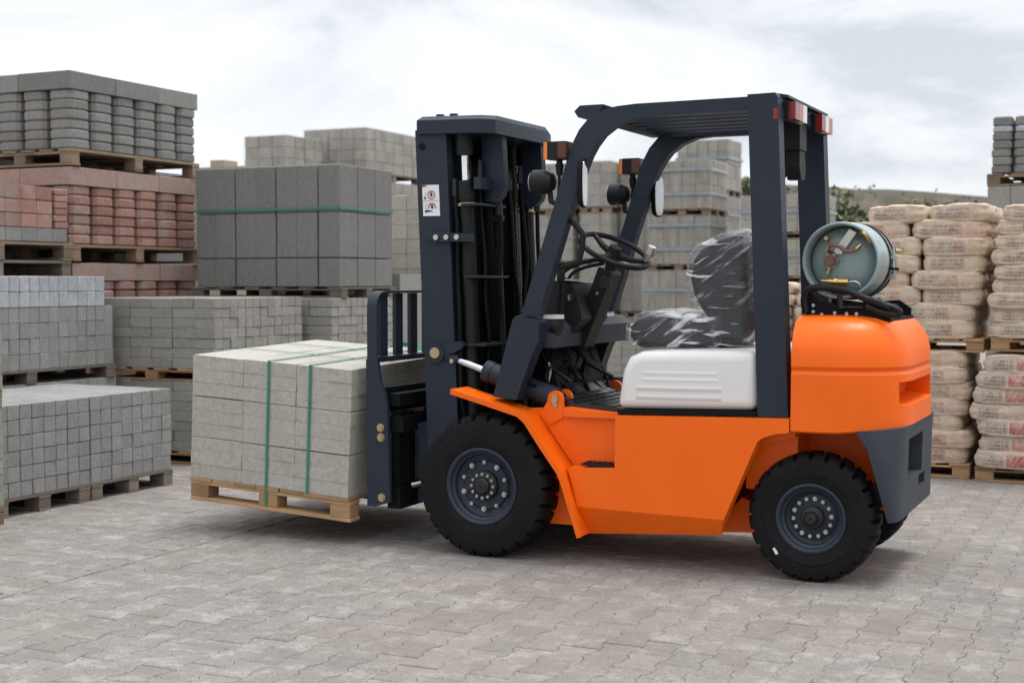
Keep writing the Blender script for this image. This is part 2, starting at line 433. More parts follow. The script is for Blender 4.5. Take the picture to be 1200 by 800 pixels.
def smooth_path(pts, n=6):
    P = [Vector(p) for p in pts]; o = []
    for i in range(len(P) - 1):
        p0, p1, p2, p3 = P[max(i - 1, 0)], P[i], P[i + 1], P[min(i + 2, len(P) - 1)]
        for k in range(n):
            t = k / n
            o.append(0.5 * ((2 * p1) + (-p0 + p2) * t + (2 * p0 - 5 * p1 + 4 * p2 - p3) * t * t + (-p0 + 3 * p1 - 3 * p2 + p3) * t ** 3))
    o.append(P[-1]); return o
def revolve_y(bm, prof, c=(0, 0, 0), seg=48, rad=None):
    """prof: list of (radius, y). Surface of revolution round the Y axis through c; rad(i, k) may change a radius."""
    rings = []
    for i, (r, y) in enumerate(prof):
        ring = []
        for k in range(seg):
            t = 2 * math.pi * k / seg; q = r if rad is None else rad(i, k, r)
            ring.append(bm.verts.new((c[0] + q * math.cos(t), c[1] + y, c[2] + q * math.sin(t))))
        rings.append(ring)
    for i in range(len(rings) - 1):
        A, B = rings[i], rings[i + 1]
        for k in range(seg): bm.faces.new((A[k], A[(k + 1) % seg], B[(k + 1) % seg], B[k]))
    return rings
def cyl(bm, p0, p1, r, seg=16, r1=None): tube(bm, [p0, p1], [r, r1 if r1 is not None else r], seg)
def loft(bm, rings, cap=True):
    V = [[bm.verts.new(p) for p in r] for r in rings]
    for A, B in zip(V, V[1:]):
        n = len(A)
        for k in range(n): bm.faces.new((A[k], A[(k + 1) % n], B[(k + 1) % n], B[k]))
    if cap: bm.faces.new(V[0][::-1]); bm.faces.new(V[-1])
def cut(o, bms):
    """Boolean-subtract each bmesh (object space of o's parent frame) and bake the result."""
    tmp = []
    for b in bms:
        bmesh.ops.recalc_face_normals(b, faces=b.faces)
        me = bpy.data.meshes.new('cut'); b.to_mesh(me); b.free()
        c = bpy.data.objects.new('cut', me); COL.objects.link(c); c.parent = o.parent; tmp.append(c)
        m = o.modifiers.new('cut', 'BOOLEAN'); m.operation = 'DIFFERENCE'; m.object = c; m.solver = 'EXACT'
    bpy.context.view_layer.update()
    dg = bpy.context.evaluated_depsgraph_get()
    me = bpy.data.meshes.new_from_object(o.evaluated_get(dg))
    o.modifiers.clear(); old = o.data; o.data = me
    for m in old.materials:
        if m and m.name not in [x.name for x in me.materials if x]: me.materials.append(m)
    for c in tmp: bpy.data.objects.remove(c, do_unlink=True)

# ------------------------------------------------------------------ ground, yard paving, hill
def ground():
    bm = BM()
    v = [bm.verts.new(p) for p in ((-600, -300, -0.006), (600, -300, -0.006), (600, 900, -0.006), (-600, 900, -0.006))]
    bm.faces.new(v)
    g = finish('ground', bm, 'sand', smooth=0); g['kind'] = 'structure'
    # double-T paving stones, 200 x 165 mm, chamfered
    def outline(i):
        w, n, h = 0.0797 - i * 0.45, 0.0603 - i * 0.45, 0.1 - i * 2.2
        q = [(-w, -h), (w, -h), (w, -0.064), (n, -0.036), (n, 0.036), (w, 0.064), (w, h), (-w, h), (-w, 0.064), (-n, 0.036), (-n, -0.036), (-w, -0.064)]
        return q
    top, rim = outline(0.0045), outline(0.0010)
    def stone_mesh(name):
        bm = BM()
        a = [bm.verts.new((x, y, 0)) for x, y in top]; b = [bm.verts.new((x, y, -0.0035)) for x, y in rim]; c = [bm.verts.new((x, y, -0.02)) for x, y in rim]
        for f in bmesh.ops.triangle_fill(bm, edges=[bm.edges.new((a[i], a[(i + 1) % 12])) for i in range(12)], use_beauty=True)['geom']: pass
        for i in range(12):
            j = (i + 1) % 12
            bm.faces.new((b[i], b[j], a[j], a[i])); bm.faces.new((c[i], c[j], b[j], b[i]))
        bmesh.ops.recalc_face_normals(bm, faces=bm.faces)
        for f in bm.faces:
            if abs(f.normal.z) > 0.9 and f.normal.z < 0: f.normal_flip()
        me = bpy.data.meshes.new(name); bm.to_mesh(me); bm.free(); me.materials.append(M['yard_o']); return me
    sm = stone_mesh('paving_stone')
    cells = []
    XJ = -4.60
    # right of the joint: stones lie with their length along Y
    nx = int((2.6 - XJ) / 0.14)
    for i in range(nx):
        for j in range(46):
            cells.append((XJ + 0.0825 + i * 0.14, 3.6 + j * 0.2 + (0.1 if i % 2 else 0), 0.0, 1.0))
    # left of it: turned by a quarter
    for i in range(-1, 24):
        for j in range(66):
            x = XJ - 0.106 - i * 0.2 - (0.1 if j % 2 else 0)
            if x < XJ - 0.09: cells.append((x, 3.6 + j * 0.14, math.pi / 2, 1.0))
            if j % 2 and i == 0: cells.append((XJ - 0.056, 3.6 + j * 0.14, math.pi / 2, 0.49))
    cells = [(x, y, r, q) for x, y, r, q in cells if -0.86 * y - 1.3 < x < 0.05 * y + 1.2]
    cells.sort(key=lambda c: (c[0] + 1.6) ** 2 * 0.15 + c[1] ** 2 if True else 0)
    f = Vector((-math.sin(R(25)), math.cos(R(25)))); rt = Vector((math.cos(R(25)), math.sin(R(25))))
    def inview(c):
        p = Vector(c[:2]); d = p.dot(f); u = 600 + 1650 * p.dot(rt) / d; w = 330 + 1650 * 1.38 / d
        return -15 < u < 1215 and w < 812
    near = [c for c in cells if inview(c)]
    near.sort(key=lambda c: Vector(c[:2]).dot(f))
    ind = set(near[:300])
    for c in near[:300]:
        place('paving_stone', sm, g, (c[0] + rnd.uniform(-.0012, .0012), c[1] + rnd.uniform(-.0012, .0012), rnd.uniform(-.0015, .001)),
                  (rnd.uniform(-.005, .005), rnd.uniform(-.005, .005), c[2] + rnd.uniform(-.006, .006))).scale = (1, c[3], 1)
    vs, fs, sh = [], [], []
    mv = [v.co.copy() for v in sm.vertices]; mf = [list(p.vertices) for p in sm.polygons]
    for c in cells:
        if c in ind: continue
        T = Matrix.Translation((c[0], c[1], rnd.uniform(-.0015, .001))) @ Matrix.Rotation(c[2] + rnd.uniform(-.006, .006), 4, 'Z') @ Matrix.Rotation(rnd.uniform(-.005, .005), 4, 'X') @ Matrix.Diagonal((1, c[3], 1, 1))
        k = len(vs); vs += [T @ v for v in mv]; fs += [[k + q for q in p] for p in mf]; s = rnd.random(); sh += [s] * len(mf)
    me = bpy.data.meshes.new('paving_stones'); me.from_pydata([tuple(v) for v in vs], [], fs)
    at = me.attributes.new('shade', 'FLOAT', 'FACE'); at.data.foreach_set('value', sh)
    me.materials.append(M['yard_s'])
    o = place('paving_stones', me, g); o['kind'] = 'stuff'
    return g
ground()

def hill():
    bm = BM(); nx, ny = 90, 26; rows = []
    for j in range(ny):
        row = []
        for i in range(nx):
            x = -75 + i * 1.4; t = j / (ny - 1); y = 38 + t * 60
            crest = 6.10 - max(0, (x + 18)) * 0.09
            if x < -18: crest = 6.10 - (-18 - x) * 0.08
            h = crest * min(1, max(0, (y - 42) / 16)) ** 0.8
            h += (noise.noise((x * .22, y * .22, 1.3)) * 0.55 + noise.noise((x * .8, y * .8, 4)) * 0.22) * min(1, max(0, (y - 41) / 5)) * (0.35 if y > 57 else 1)
            row.append(bm.verts.new((x, y, h - 0.3)))
        rows.append(row)
    for j in range(ny - 1):
        for i in range(nx - 1): bm.faces.new((rows[j][i], rows[j][i + 1], rows[j + 1][i + 1], rows[j + 1][i]))
    o = finish('hill', bm, 'hill', smooth=80); o['kind'] = 'structure'
hill()

def scrub():
    r = random.Random(21); bm = BM()
    for _ in range(520):
        x = r.uniform(-30, 6); y = r.uniform(43, 56.5); crest = 6.10 - max(0, (x + 18)) * 0.09
        h = crest * min(1, max(0, (y - 42) / 16)) ** 0.8 - 0.35; q = r.uniform(0.12, 0.5)
        for _ in range(26):
            p = Vector((x + r.gauss(0, q), y + r.gauss(0, q), h + abs(r.gauss(0, q * 0.55)))); a = Vector((r.gauss(0, 1), r.gauss(0, 1), r.gauss(0, 1))).normalized(); b = a.orthogonal().normalized(); e = r.uniform(.05, .13)
            bm.faces.new([bm.verts.new(p + a * e), bm.verts.new(p + b * e * .6), bm.verts.new(p - a * e), bm.verts.new(p - b * e * .6)])
    o = finish('scrub', bm, 'dryleaf', None, 0, recalc=False); o['kind'] = 'stuff'
scrub()

# ------------------------------------------------------------------ pallets
_pc = {}
def bmesh_box_mesh(key, w, d, h, mat, ch=0.0):
    k = (round(w, 4), round(d, 4), round(h, 4), mat, ch)
    if k in _pc: return _pc[k]
    bm = BM(); box(bm, -w / 2, w / 2, -d / 2, d / 2, 0, h)
    if ch: bmesh.ops.bevel(bm, geom=bm.edges[:], offset=ch, segments=1, affect='EDGES')
    bmesh.ops.recalc_face_normals(bm, faces=bm.faces)
    me = bpy.data.meshes.new(key); bm.to_mesh(me); bm.free(); me.materials.append(M[mat]); _pc[k] = me
    return me
def pallet(x0, x1, y0, y1, z0, h, label, mat='wood', nb=6, group='wooden pallets under the stacks', rot=None, plain_far=False):
    """deck boards along Y over three stringer boards along X, nine blocks, three bottom boards along X"""
    cx, cy = (x0 + x1) / 2, (y0 + y1) / 2
    w, d = x1 - x0, y1 - y0
    t = thing('wooden_pallet', label, 'pallet', (cx, cy, z0), group, rot)
    tb = h * 0.16; st = h * 0.13; bt = h * 0.15; bl = h - tb - st - bt - 0.002
    dw = min(0.14, w / nb * 0.9) if group else w / nb * 0.98
    for i in range(nb):
        x = -w / 2 + dw / 2 + i * (w - dw) / (nb - 1)
        place('deck_board', bmesh_box_mesh('deck_board', dw, d + 0.01, tb, mat, 0.002), t, (x, rnd.uniform(-.006, .006), h - tb - 0.001), (0, 0, rnd.uniform(-.008, .008)))
    for j in range(3):
        y = (-d / 2 + 0.05, 0, d / 2 - 0.05)[j]
        if not plain_far:
            place('stringer_board', bmesh_box_mesh('stringer_board', w, 0.1, st, mat, 0.002), t, (0, y, h - tb - st - 0.0015))
        place('bottom_board', bmesh_box_mesh('bottom_board', w, 0.1, bt, mat, 0.002), t, (rnd.uniform(-.006, .006), y, 0), (0, 0, rnd.uniform(-.006, .006)))
        for i in range(3):
            x = (-w / 2 + 0.062, 0, w / 2 - 0.062)[i]
            place('block', bmesh_box_mesh('block', 0.12, 0.098, bl, mat, 0.003), t, (x, y, bt + 0.0005), (0, 0, rnd.uniform(-.02, .02)))
    return t

# ------------------------------------------------------------------ stacks of concrete stones
_bc = {}
def brick_mesh(name, w, d, h, mat, shape='box', ch=0.005, var=0):
    k = (name, round(w, 4), round(d, 4), round(h, 4), mat, shape, ch, var)
    if k in _bc: return _bc[k]
    bm = BM()
    if shape == 'wavy':          # interlocking paver lying flat: corners cut back, belly in the middle
        c = min(w, d) * 0.14; e = 0.006
        P = [(-w / 2 + c, -d / 2 + e), (-w / 6, -d / 2), (w / 6, -d / 2), (w / 2 - c, -d / 2 + e), (w / 2 - e, -d / 2 + c), (w / 2, -d / 6), (w / 2, d / 6), (w / 2 - e, d / 2 - c),
             (w / 2 - c, d / 2 - e), (-w / 2 + c, d / 2 - e), (-w / 2 + e, d / 2 - c), (-w / 2, d / 6), (-w / 2, -d / 6), (-w / 2 + e, -d / 2 + c)]
        q = 0.012
        def sc(s): return [(x * (1 - s / (w / 2)), y * (1 - s / (d / 2))) for x, y in P]
        loft(bm, [[(x, y, 0) for x, y in sc(q)], [(x, y, q) for x, y in P], [(x, y, h - q) for x, y in P], [(x, y, h) for x, y in sc(q)]])
    else:
        box(bm, -w / 2, w / 2, -d / 2, d / 2, 0, h)
        if ch: bmesh.ops.bevel(bm, geom=bm.edges[:], offset=ch, segments=1, affect='EDGES')
        if var:
            for v in bm.verts: v.co += Vector((rnd.uniform(-1, 1), rnd.uniform(-1, 1), rnd.uniform(-1, 1))) * 0.0022
    bmesh.ops.recalc_face_normals(bm, faces=bm.faces)
    me = bpy.data.meshes.new(name); bm.to_mesh(me); bm.free(); me.materials.append(M[mat])
    _bc[k] = me; return me
def shape_any(courses): return any(c[4] == 'wavy' for c in courses)
def stack(label, x0, x1, y0, y1, z0, courses, group=None, piece='paver', core=True, name='paver_stack', cat='stone stack', jit=0.002, gap=0.003, frame=None, hidden=False):
    """courses: list of (height, nx, ny, material, shape, inset) from the bottom up. Only stones that can show
    (on the +X side, the -Y side, the top) are single objects; the filling is one block."""
    cx, cy = (x0 + x1) / 2, (y0 + y1) / 2
    t = frame or thing(name, label, cat, (cx, cy, z0), group)
    z = 0; W_, D_ = x1 - x0, y1 - y0; H_ = sum(c[0] for c in courses)
    for k, (h, nx, ny, mat, shape, inset) in enumerate(courses):
        w, d = (W_ - inset) / nx, (D_ - inset) / ny
        for i in range(nx):
            for j in range(ny):
                if hidden or not (i == nx - 1 or j == 0 or k == len(courses) - 1): continue
                gx = gap * (6.5 if shape == 'wavy' else 1)
                me = brick_mesh(piece, w - gx, d - gx, h - gap * 0.5 - (0.0045 if mat == 'gload' and h > 0.075 else 0), mat, shape, (0.0018 if mat == 'gload' else 0.0035) if shape == 'box' else 0.0, rnd.randrange(1, 4) if shape == 'box' else 0)
                p = (-W_ / 2 + (i + .5) * w + rnd.uniform(-jit, jit), -D_ / 2 + (j + .5) * d + rnd.uniform(-jit, jit), z)
                place(piece, me, t, p, (0, 0, rnd.uniform(-.004, .004)))
        z += h
    if core:
        h0, nx, ny, mat, shape, inset = courses[0]
        mi = courses[-1]
        bm = BM(); a = 0.13 if shape_any(courses) else 0.03
        box(bm, -W_ / 2 + a, W_ / 2 - a, -D_ / 2 + a, D_ / 2 - a, 0.004, H_ - min(0.05, mi[0] * 0.6))
        o = finish('inner_' + piece, bm, courses[0][3], t, smooth=0); o['kind'] = 'stuff'
    return t
def rep(n, h, nx, ny, mat, shape='box', inset=0.0): return [(h, nx, ny, mat, shape, inset)] * n

def fillpile(label, x0, x1, y0, y1, h, mat='gdark'):
    return stack(label, x0, x1, y0, y1, 0.0, rep(10, h / 10, 4, 4, mat), 'paver piles further back on the left', hidden=True)
G_L = 'paver stacks along the left side of the yard'
# far left edge of the frame: end of the next stack in the row
for z, lab in ((0, 'lowest stack of light pavers at the very left edge'), (0.66, 'upper stack of light pavers at the very left edge')):
    pallet(-7.0, -5.985, 4.9, 6.0, z, 0.11, 'pallet under the ' + lab, 'wood')
    stack(lab, -7.0, -5.985, 4.9, 6.0, z + 0.11, rep(6 if z == 0 else 4, 0.088, 5, 11, 'gmid'), G_L)
# front row, two pallets side by side
for n, (ya, yb) in enumerate(((6.08, 6.87), (6.885, 7.68))):
    which = ('near', 'far')[n]
    pallet(-7.13, -6.13, ya, yb, 0, 0.11, f'worn pallet under the {which} half of the low paver row at left', 'wood3')
    stack(f'{which} half of the low dark grey paver row at left', -7.13, -6.13 - 0.01 * n, ya, yb, 0.11, rep(6, 0.0915, 5, 8, 'gdark'), G_L)
# second row behind, under and above
pallet(-8.0, -7.27, 6.7, 8.46, 0, 0.11, 'pallet on the ground under the hidden lower stack of the second row', 'wood3')
stack('mostly hidden lower stack behind the low dark grey paver row', -8.0, -7.28, 6.7, 8.46, 0.11, rep(6, 0.0915, 3, 17, 'gdark'), G_L)
pallet(-7.97, -7.27, 6.7, 8.44, 0.66, 0.095, 'grey pallet lying on the low paver row below the two-tone stack', 'wood3')
s2 = stack('two-tone paver stack at left, dark grey below and pale blue-grey on top', -7.97, -7.29, 6.7, 8.44, 0.757, rep(4, 0.1105, 4, 18, 'gdark') , G_L)
for k in range(2):
    for j in range(17):
        for i in range(4):
            if k == 1 or i == 3:
                place('paver', brick_mesh('paver', 0.168, 0.0945, 0.1085, 'gblue', 'box', 0.0035, rnd.randrange(1, 4)), s2, (-0.34 + 0.087 + i * 0.17 + rnd.uniform(-.002, .002), -0.87 + 0.05 + j * 0.0968, 0.4425 + k * 0.1105), (0, 0, rnd.uniform(-.004, .004)))
bm = BM(); box(bm, -0.32, 0.14, -0.85, 0.75, 0.44, 0.55)
o = finish('inner_paver', bm, 'gblue', s2, 0); o['kind'] = 'stuff'
# third row: red stack on two pallets
for z in (0, 0.66):
    stack(('ground level' if z == 0 else 'second level') + ' of the hidden pile carrying the small red stack', -8.95, -8.02, 7.2, 8.70, z + 0.0, rep(7, 0.0938, 4, 14, 'gdark'), G_L)
pallet(-8.95, -7.97, 7.2, 8.74, 1.41, 0.135, 'empty old pallet stacked below the pallet of the red and grey stack', 'wood3')
pallet(-8.95, -7.96, 7.2, 8.75, 1.548, 0.14, 'weathered pallet right under the red and grey paver stack', 'wood')
s3 = thing('paver_stack', 'small red paver stack with one dark grey bottom course at left', 'stone stack', (-8.45, 7.97, 1.69), G_L)
yy = [-0.77 + 0.165 * i for i in range(9)]
for k in range(4):
    mat = 'gwall' if k == 0 else 'red'
    for j, y in enumerate(yy):
        if y + 0.165 > 0.60 and k > 0: continue
        for i in range(5):
            if i == 4 or k == 3 or j == 0:
                place('paver', brick_mesh('paver', 0.195, 0.161, 0.1045, mat, 'box', 0.0035, rnd.randrange(1, 4)), s3, (-0.49 + 0.1 + i * 0.197, y + 0.082, k * 0.107 + rnd.uniform(0, .002)), (0, 0, rnd.uniform(-.01, .01)))
for k in range(6):
    for i in range(5):
        place('paver', brick_mesh('paver', 0.19, 0.15, 0.050, 'red', 'box', 0.008, rnd.randrange(1, 4)), s3, (-0.49 + 0.1 + i * 0.197, 0.655 + rnd.uniform(-.006, .006), 0.109 + k * 0.0525), (0, 0, rnd.uniform(-.03, .03)))
bm = BM(); box(bm, -0.45, 0.44, -0.74, 0.55, 0.005, 0.36)
o = finish('inner_paver', bm, 'red', s3, 0); o['kind'] = 'stuff'
# tall corner pile of wavy pavers, four levels
X4 = (-9.1, -8.0); Y4 = (8.79, 10.44)
stack('hidden ground level of the tall corner pile of wavy pavers', X4[0], X4[1], Y4[0], Y4[1], 0.0, rep(8, 0.096, 4, 6, 'redslab'), G_L)
for z, mat, slab, nm, under in ((0.775, 'red', 'redslab', 'lowest visible level, red wavy pavers under pinkish slabs, of the tall corner pile', 'wood'),
                                (1.545, 'red', 'redslab', 'middle level, red wavy pavers under pinkish slabs, of the tall corner pile', 'wood'),
                                (2.315, 'gwall', 'gwall', 'top level, dark grey wavy pavers under big slabs, of the tall corner pile', 'wood')):
    pallet(X4[0], X4[1], Y4[0], Y4[1], z, 0.135, 'pallet under the ' + nm.split(',')[0].replace(' visible', '') + ' of the tall corner pile', under)
    s = stack(nm, X4[0], X4[1], Y4[0], Y4[1], z + 0.137, rep(6, 0.0795, 4, 6, mat, 'wavy', 0.0) + [(0.145, 2, 3, slab, 'box', 0.006)], G_L, jit=0.005, gap=0.004)
fillpile('grey pile filling the row behind the tall corner pile', -9.3, -8.62, 10.55, 11.2, 2.46)
fillpile('grey pile left of the tall corner pile, out of the light', -10.4, -9.2, 8.75, 10.4, 2.98)
fillpile('grey pile behind the small red stack, in its shade', -10.2, -9.05, 7.0, 8.7, 1.95)
fillpile('grey pile behind the charcoal blocks', -7.8, -6.25, 11.05, 11.8, 1.5)
# mid grey pile behind the load, two levels
G_M = 'paver stacks behind the forklift load'
for z in (0.0, 0.628):
    lv = 'lower' if z == 0 else 'upper'
    pallet(-7.64, -6.44, 8.57, 9.74, z, 0.095, f'pale pallet under the {lv} level of the mid grey pile behind the load', 'wood2')
    stack(f'{lv} level of the mid grey paver pile standing behind the load', -7.64, -6.44, 8.57, 9.74, z + 0.096, rep(7, 0.0762, 6, 12, 'gmid'), G_M, jit=0.004)
for z in (0.0, 0.62):
    lv = 'lower' if z == 0 else 'upper'
    pallet(-7.8, -6.23, 9.86, 10.95, z, 0.095, f'pallet under the {lv} paver level below the charcoal blocks', 'wood')
    stack(f'{lv} level of narrow grey pavers below the charcoal blocks', -7.8, -6.23, 9.86, 10.95, z + 0.096, rep(7, 0.0755, 7, 11, 'gmid'), G_M, jit=0.004, hidden=(z == 0))
pallet(-7.76, -6.22, 10.0, 10.9, 1.247, 0.085, 'dark old pallet under the charcoal block stack', 'wood3')
s6 = thing('block_stack', 'stack of tall charcoal concrete blocks tied with a green strap', 'stone stack', (-6.98, 10.44, 1.335))
zz_ = 0.0
for h in (0.245, 0.385, 0.395):
    for i in range(7):
        for j in range(3):
            if j == 0 or i == 6 or h > 0.39:
                place('block', brick_mesh('block', 0.207, 0.288, h - 0.004, 'gslab', 'box', 0.008, 1), s6, (-0.735 + 0.105 + i * 0.21 + (-.0045 if i % 2 else .0045) + rnd.uniform(-.002, .002), -0.44 + 0.147 + j * 0.293 + rnd.uniform(-.002, .002), zz_), (0, 0, rnd.uniform(-.006, .006)))
    zz_ += h
bm = BM(); box(bm, -0.70, 0.70, -0.41, 0.41, 0.005, 0.9); o = finish('inner_block', bm, 'gslab', s6, 0); o['kind'] = 'stuff'
bm = BM()
for (a, b) in (((-0.742, -0.447), (0.742, -0.447)), ((0.742, -0.447), (0.742, 0.447)), ((0.742, 0.447), (-0.742, 0.447)), ((-0.742, 0.447), (-0.742, -0.447))):
    x0, x1 = sorted((a[0], b[0])); y0, y1 = sorted((a[1], b[1])); box(bm, x0 - .003, x1 + .003, y0 - .003, y1 + .003, 0.648, 0.664)
finish('strap', bm, 'green', s6, 0)
# cream block stack right of it, standing on a pallet over beige bags
pallet(-7.75, -6.32, 12.0, 12.8, 1.26, 0.1, 'pallet under the cream block stack left of the mast', 'wood')
stack('stack of cream concrete blocks left of the forklift mast', -7.75, -6.32, 12.0, 12.8, 1.362, rep(6, 0.143, 7, 4, 'gstone'), jit=0.002)
G_B = 'wrapped block stacks on pallets in the background'
def wrapped(tag_, x0, x1, y0, y1, z0, ph, courses, bands=(), straps=0, film_on=True, pal='wood', mark=None):
    """a stack on its pallet, in clear wrap"""
    pallet(x0, x1, y0, y1, z0, ph, 'pallet under the ' + tag_, pal, nb=5, plain_far=False)
    t = stack(tag_, x0, x1, y0, y1, z0 + ph + 0.002, courses, G_B, piece='block', name='block_stack', jit=0.004, gap=0.011)
    W_, D_, H_ = x1 - x0, y1 - y0, sum(c[0] for c in courses)
    if film_on:
        bm = BM(); e = 0.012; n = 10
        for s in range(n):
            pass
        box(bm, -W_ / 2 - e, W_ / 2 + e, -D_ / 2 - e, D_ / 2 + e, -0.0, H_ + 0.012)
        bmesh.ops.subdivide_edges(bm, edges=bm.edges[:], cuts=7, use_grid_fill=True)
        for v in bm.verts:
            d = noise.noise((v.co.x * 6 + x0, v.co.y * 6, v.co.z * 9)) * 0.010
            v.co += Vector((v.co.x / W_, v.co.y / D_, 0)) * d
        finish('plastic_wrap', bm, 'film', t, 60)
    for b in bands:
        bm = BM(); e = 0.022
        for (xa, xb, ya, yb) in ((-W_ / 2 - e, W_ / 2 + e, -D_ / 2 - e, -D_ / 2 - e + .004), (W_ / 2 + e - .004, W_ / 2 + e, -D_ / 2 - e + .004, D_ / 2 + e - .004),
                                 (-W_ / 2 - e, W_ / 2 + e, D_ / 2 + e - .004, D_ / 2 + e), (-W_ / 2 - e, -W_ / 2 - e + .004, -D_ / 2 - e + .004, D_ / 2 + e - .004)):
            box(bm, xa, xb, ya, yb, b * H_ - 0.015, b * H_ + 0.025)
        finish('wrap_fold', bm, 'bluewrap', t, 0)
    return t
# upper left background: two long wrapped towers
for n, (x0, x1, y0, y1, zt, who) in enumerate(((-11.5, -10.82, 16.0, 17.4, 3.36, 'left tower behind the charcoal blocks'), (-11.2, -10.17, 17.0, 18.6, 3.53, 'right tower behind the charcoal blocks'))):
    P_ = 0.72
    for k in range(4):
        z = zt - (k + 1) * P_
        lv = ('topmost', 'second highest', 'third highest', 'fourth highest')[k]
        stackname = f'{lv} level of the pale {who}'
        wrapped(stackname, x0, x1, y0, y1, z, 0.11, rep(4, 0.152, 3 if n == 0 else 5, 6, 'gfar2'), film_on=(k < 2))
    stack(f'ground level of the pale {who}', x0, x1, y0, y1, 0, [(zt - 4 * P_, 3, 4, 'gfar2', 'box', 0)], G_B, piece='block', name='block_stack')
stack('far low grey stack peeping over the charcoal blocks', -15.6, -14.4, 20.0, 21.0, 0, rep(8, 0.42, 3, 3, 'gfar2'), G_B, piece='block', name='block_stack')
stack('far stack with a yellowish top just right of the tall corner pile', -15.25, -14.95, 20.2, 20.6, 3.36, rep(1, 0.14, 1, 1, 'gfar2'), G_B, piece='block', name='block_stack')
# through the cab
def tower(who, x0, x1, y0, y1, zt, P_, n, nz, nx, ny, mat, bands=(), step=0.0, pal='wood', ph=0.1, film_on=True):
    for k in range(n):
        z = zt - (k + 1) * P_
        if z < -0.02: break
        if k == n - 1 or zt - (k + 2) * P_ < -0.02: zb, hh = 0.0, z + P_
        else: zb, hh = z, P_
        lv = ('topmost', 'second highest', 'third highest', 'fourth highest', 'fifth highest')[k]
        h = (hh - ph - 0.004) / nz
        wrapped(f'{lv} level of the {who}', x0 - k * step, x1, y0, y1, zb, ph, rep(nz, h, nx, ny, mat), bands, film_on=film_on, pal=pal)
tower('tower of beige blocks behind the driver seat', -6.98, -6.13, 20.0, 20.88, 3.17, 0.815, 4, 4, 4, 4, 'gfar', (0.30, 0.80), 0.09)
tower('taller tower right behind the beige block tower', -7.46, -6.585, 22.5, 23.3, 3.72, 0.93, 4, 4, 5, 4, 'gfar2', (0.62,), 0)
tower('leftmost pale wrapped tower behind the mast', -9.1, -8.30, 20.0, 20.9, 3.20, 0.80, 4, 4, 4, 4, 'gfar2', (0.5,), 0)
tower('pale wrapped tower behind the near mirror', -8.18, -7.69, 20.0, 20.9, 3.21, 0.79, 4, 4, 3, 4, 'gfar2', (), 0)
tower('greyish wrapped tower behind the steering wheel', -7.63, -7.07, 20.3, 21.1, 3.23, 0.80, 4, 4, 3, 4, 'gfar', (), 0)
tower('low wide tower between the rear roof posts', -5.66, -4.5, 20.0, 21.0, 2.62, 0.63, 3, 3, 7, 5, 'gfar2', (0.55,), 0, film_on=True)
stack('dark grey paver column behind the steering column', -6.62, -6.28, 16.0, 16.5, 0.1, rep(8, 0.135, 2, 3, 'gdark'), G_B, name='paver_stack')
pallet(-6.66, -6.24, 16.0, 16.5, 0.0, 0.098, 'pallet under the dark grey paver column', 'wood', nb=4)
stack('low light paver stack behind the dashboard', -7.6, -6.8, 16.0, 16.8, 0.1, rep(9, 0.095, 5, 5, 'gmid'), G_B, name='paver_stack')
pallet(-7.6, -6.8, 16.0, 16.8, 0.0, 0.098, 'pallet under the low light paver stack behind the dashboard', 'wood', nb=5)
stack('low light paver stack behind the seat cushion', -6.15, -5.2, 15.9, 16.8, 0.1, rep(8, 0.095, 5, 5, 'gmid'), G_B, name='paver_stack')
pallet(-6.15, -5.2, 15.9, 16.8, 0.0, 0.098, 'pallet under the low light paver stack behind the seat', 'wood', nb=5)
# top right: wavy pavers on a pallet over slabs
wx0, wx1, wy0, wy1 = -1.55, -0.35, 14.0, 15.1
stack('tall grey slab stack carrying the wavy pavers at top right', wx0 - 0.02, wx1, wy0, wy1, 0.0, rep(7, 0.3255, 6, 4, 'gmid'), piece='slab', name='slab_stack')
pallet(wx0 - 0.03, wx1, wy0, wy1, 2.28, 0.115, 'pallet under the dark wavy pavers at top right', 'wood')
stack('stack of dark wavy pavers high at the right edge', wx0, wx1, wy0, wy1, 2.397, [(0.077, 6, 5, 'gwall', 'wavy', 0.0)] * 5 + [(0.06, 6, 5, 'gblue', 'wavy', 0.0), (0.09, 6, 5, 'gwall', 'wavy', 0.0)], jit=0.008)

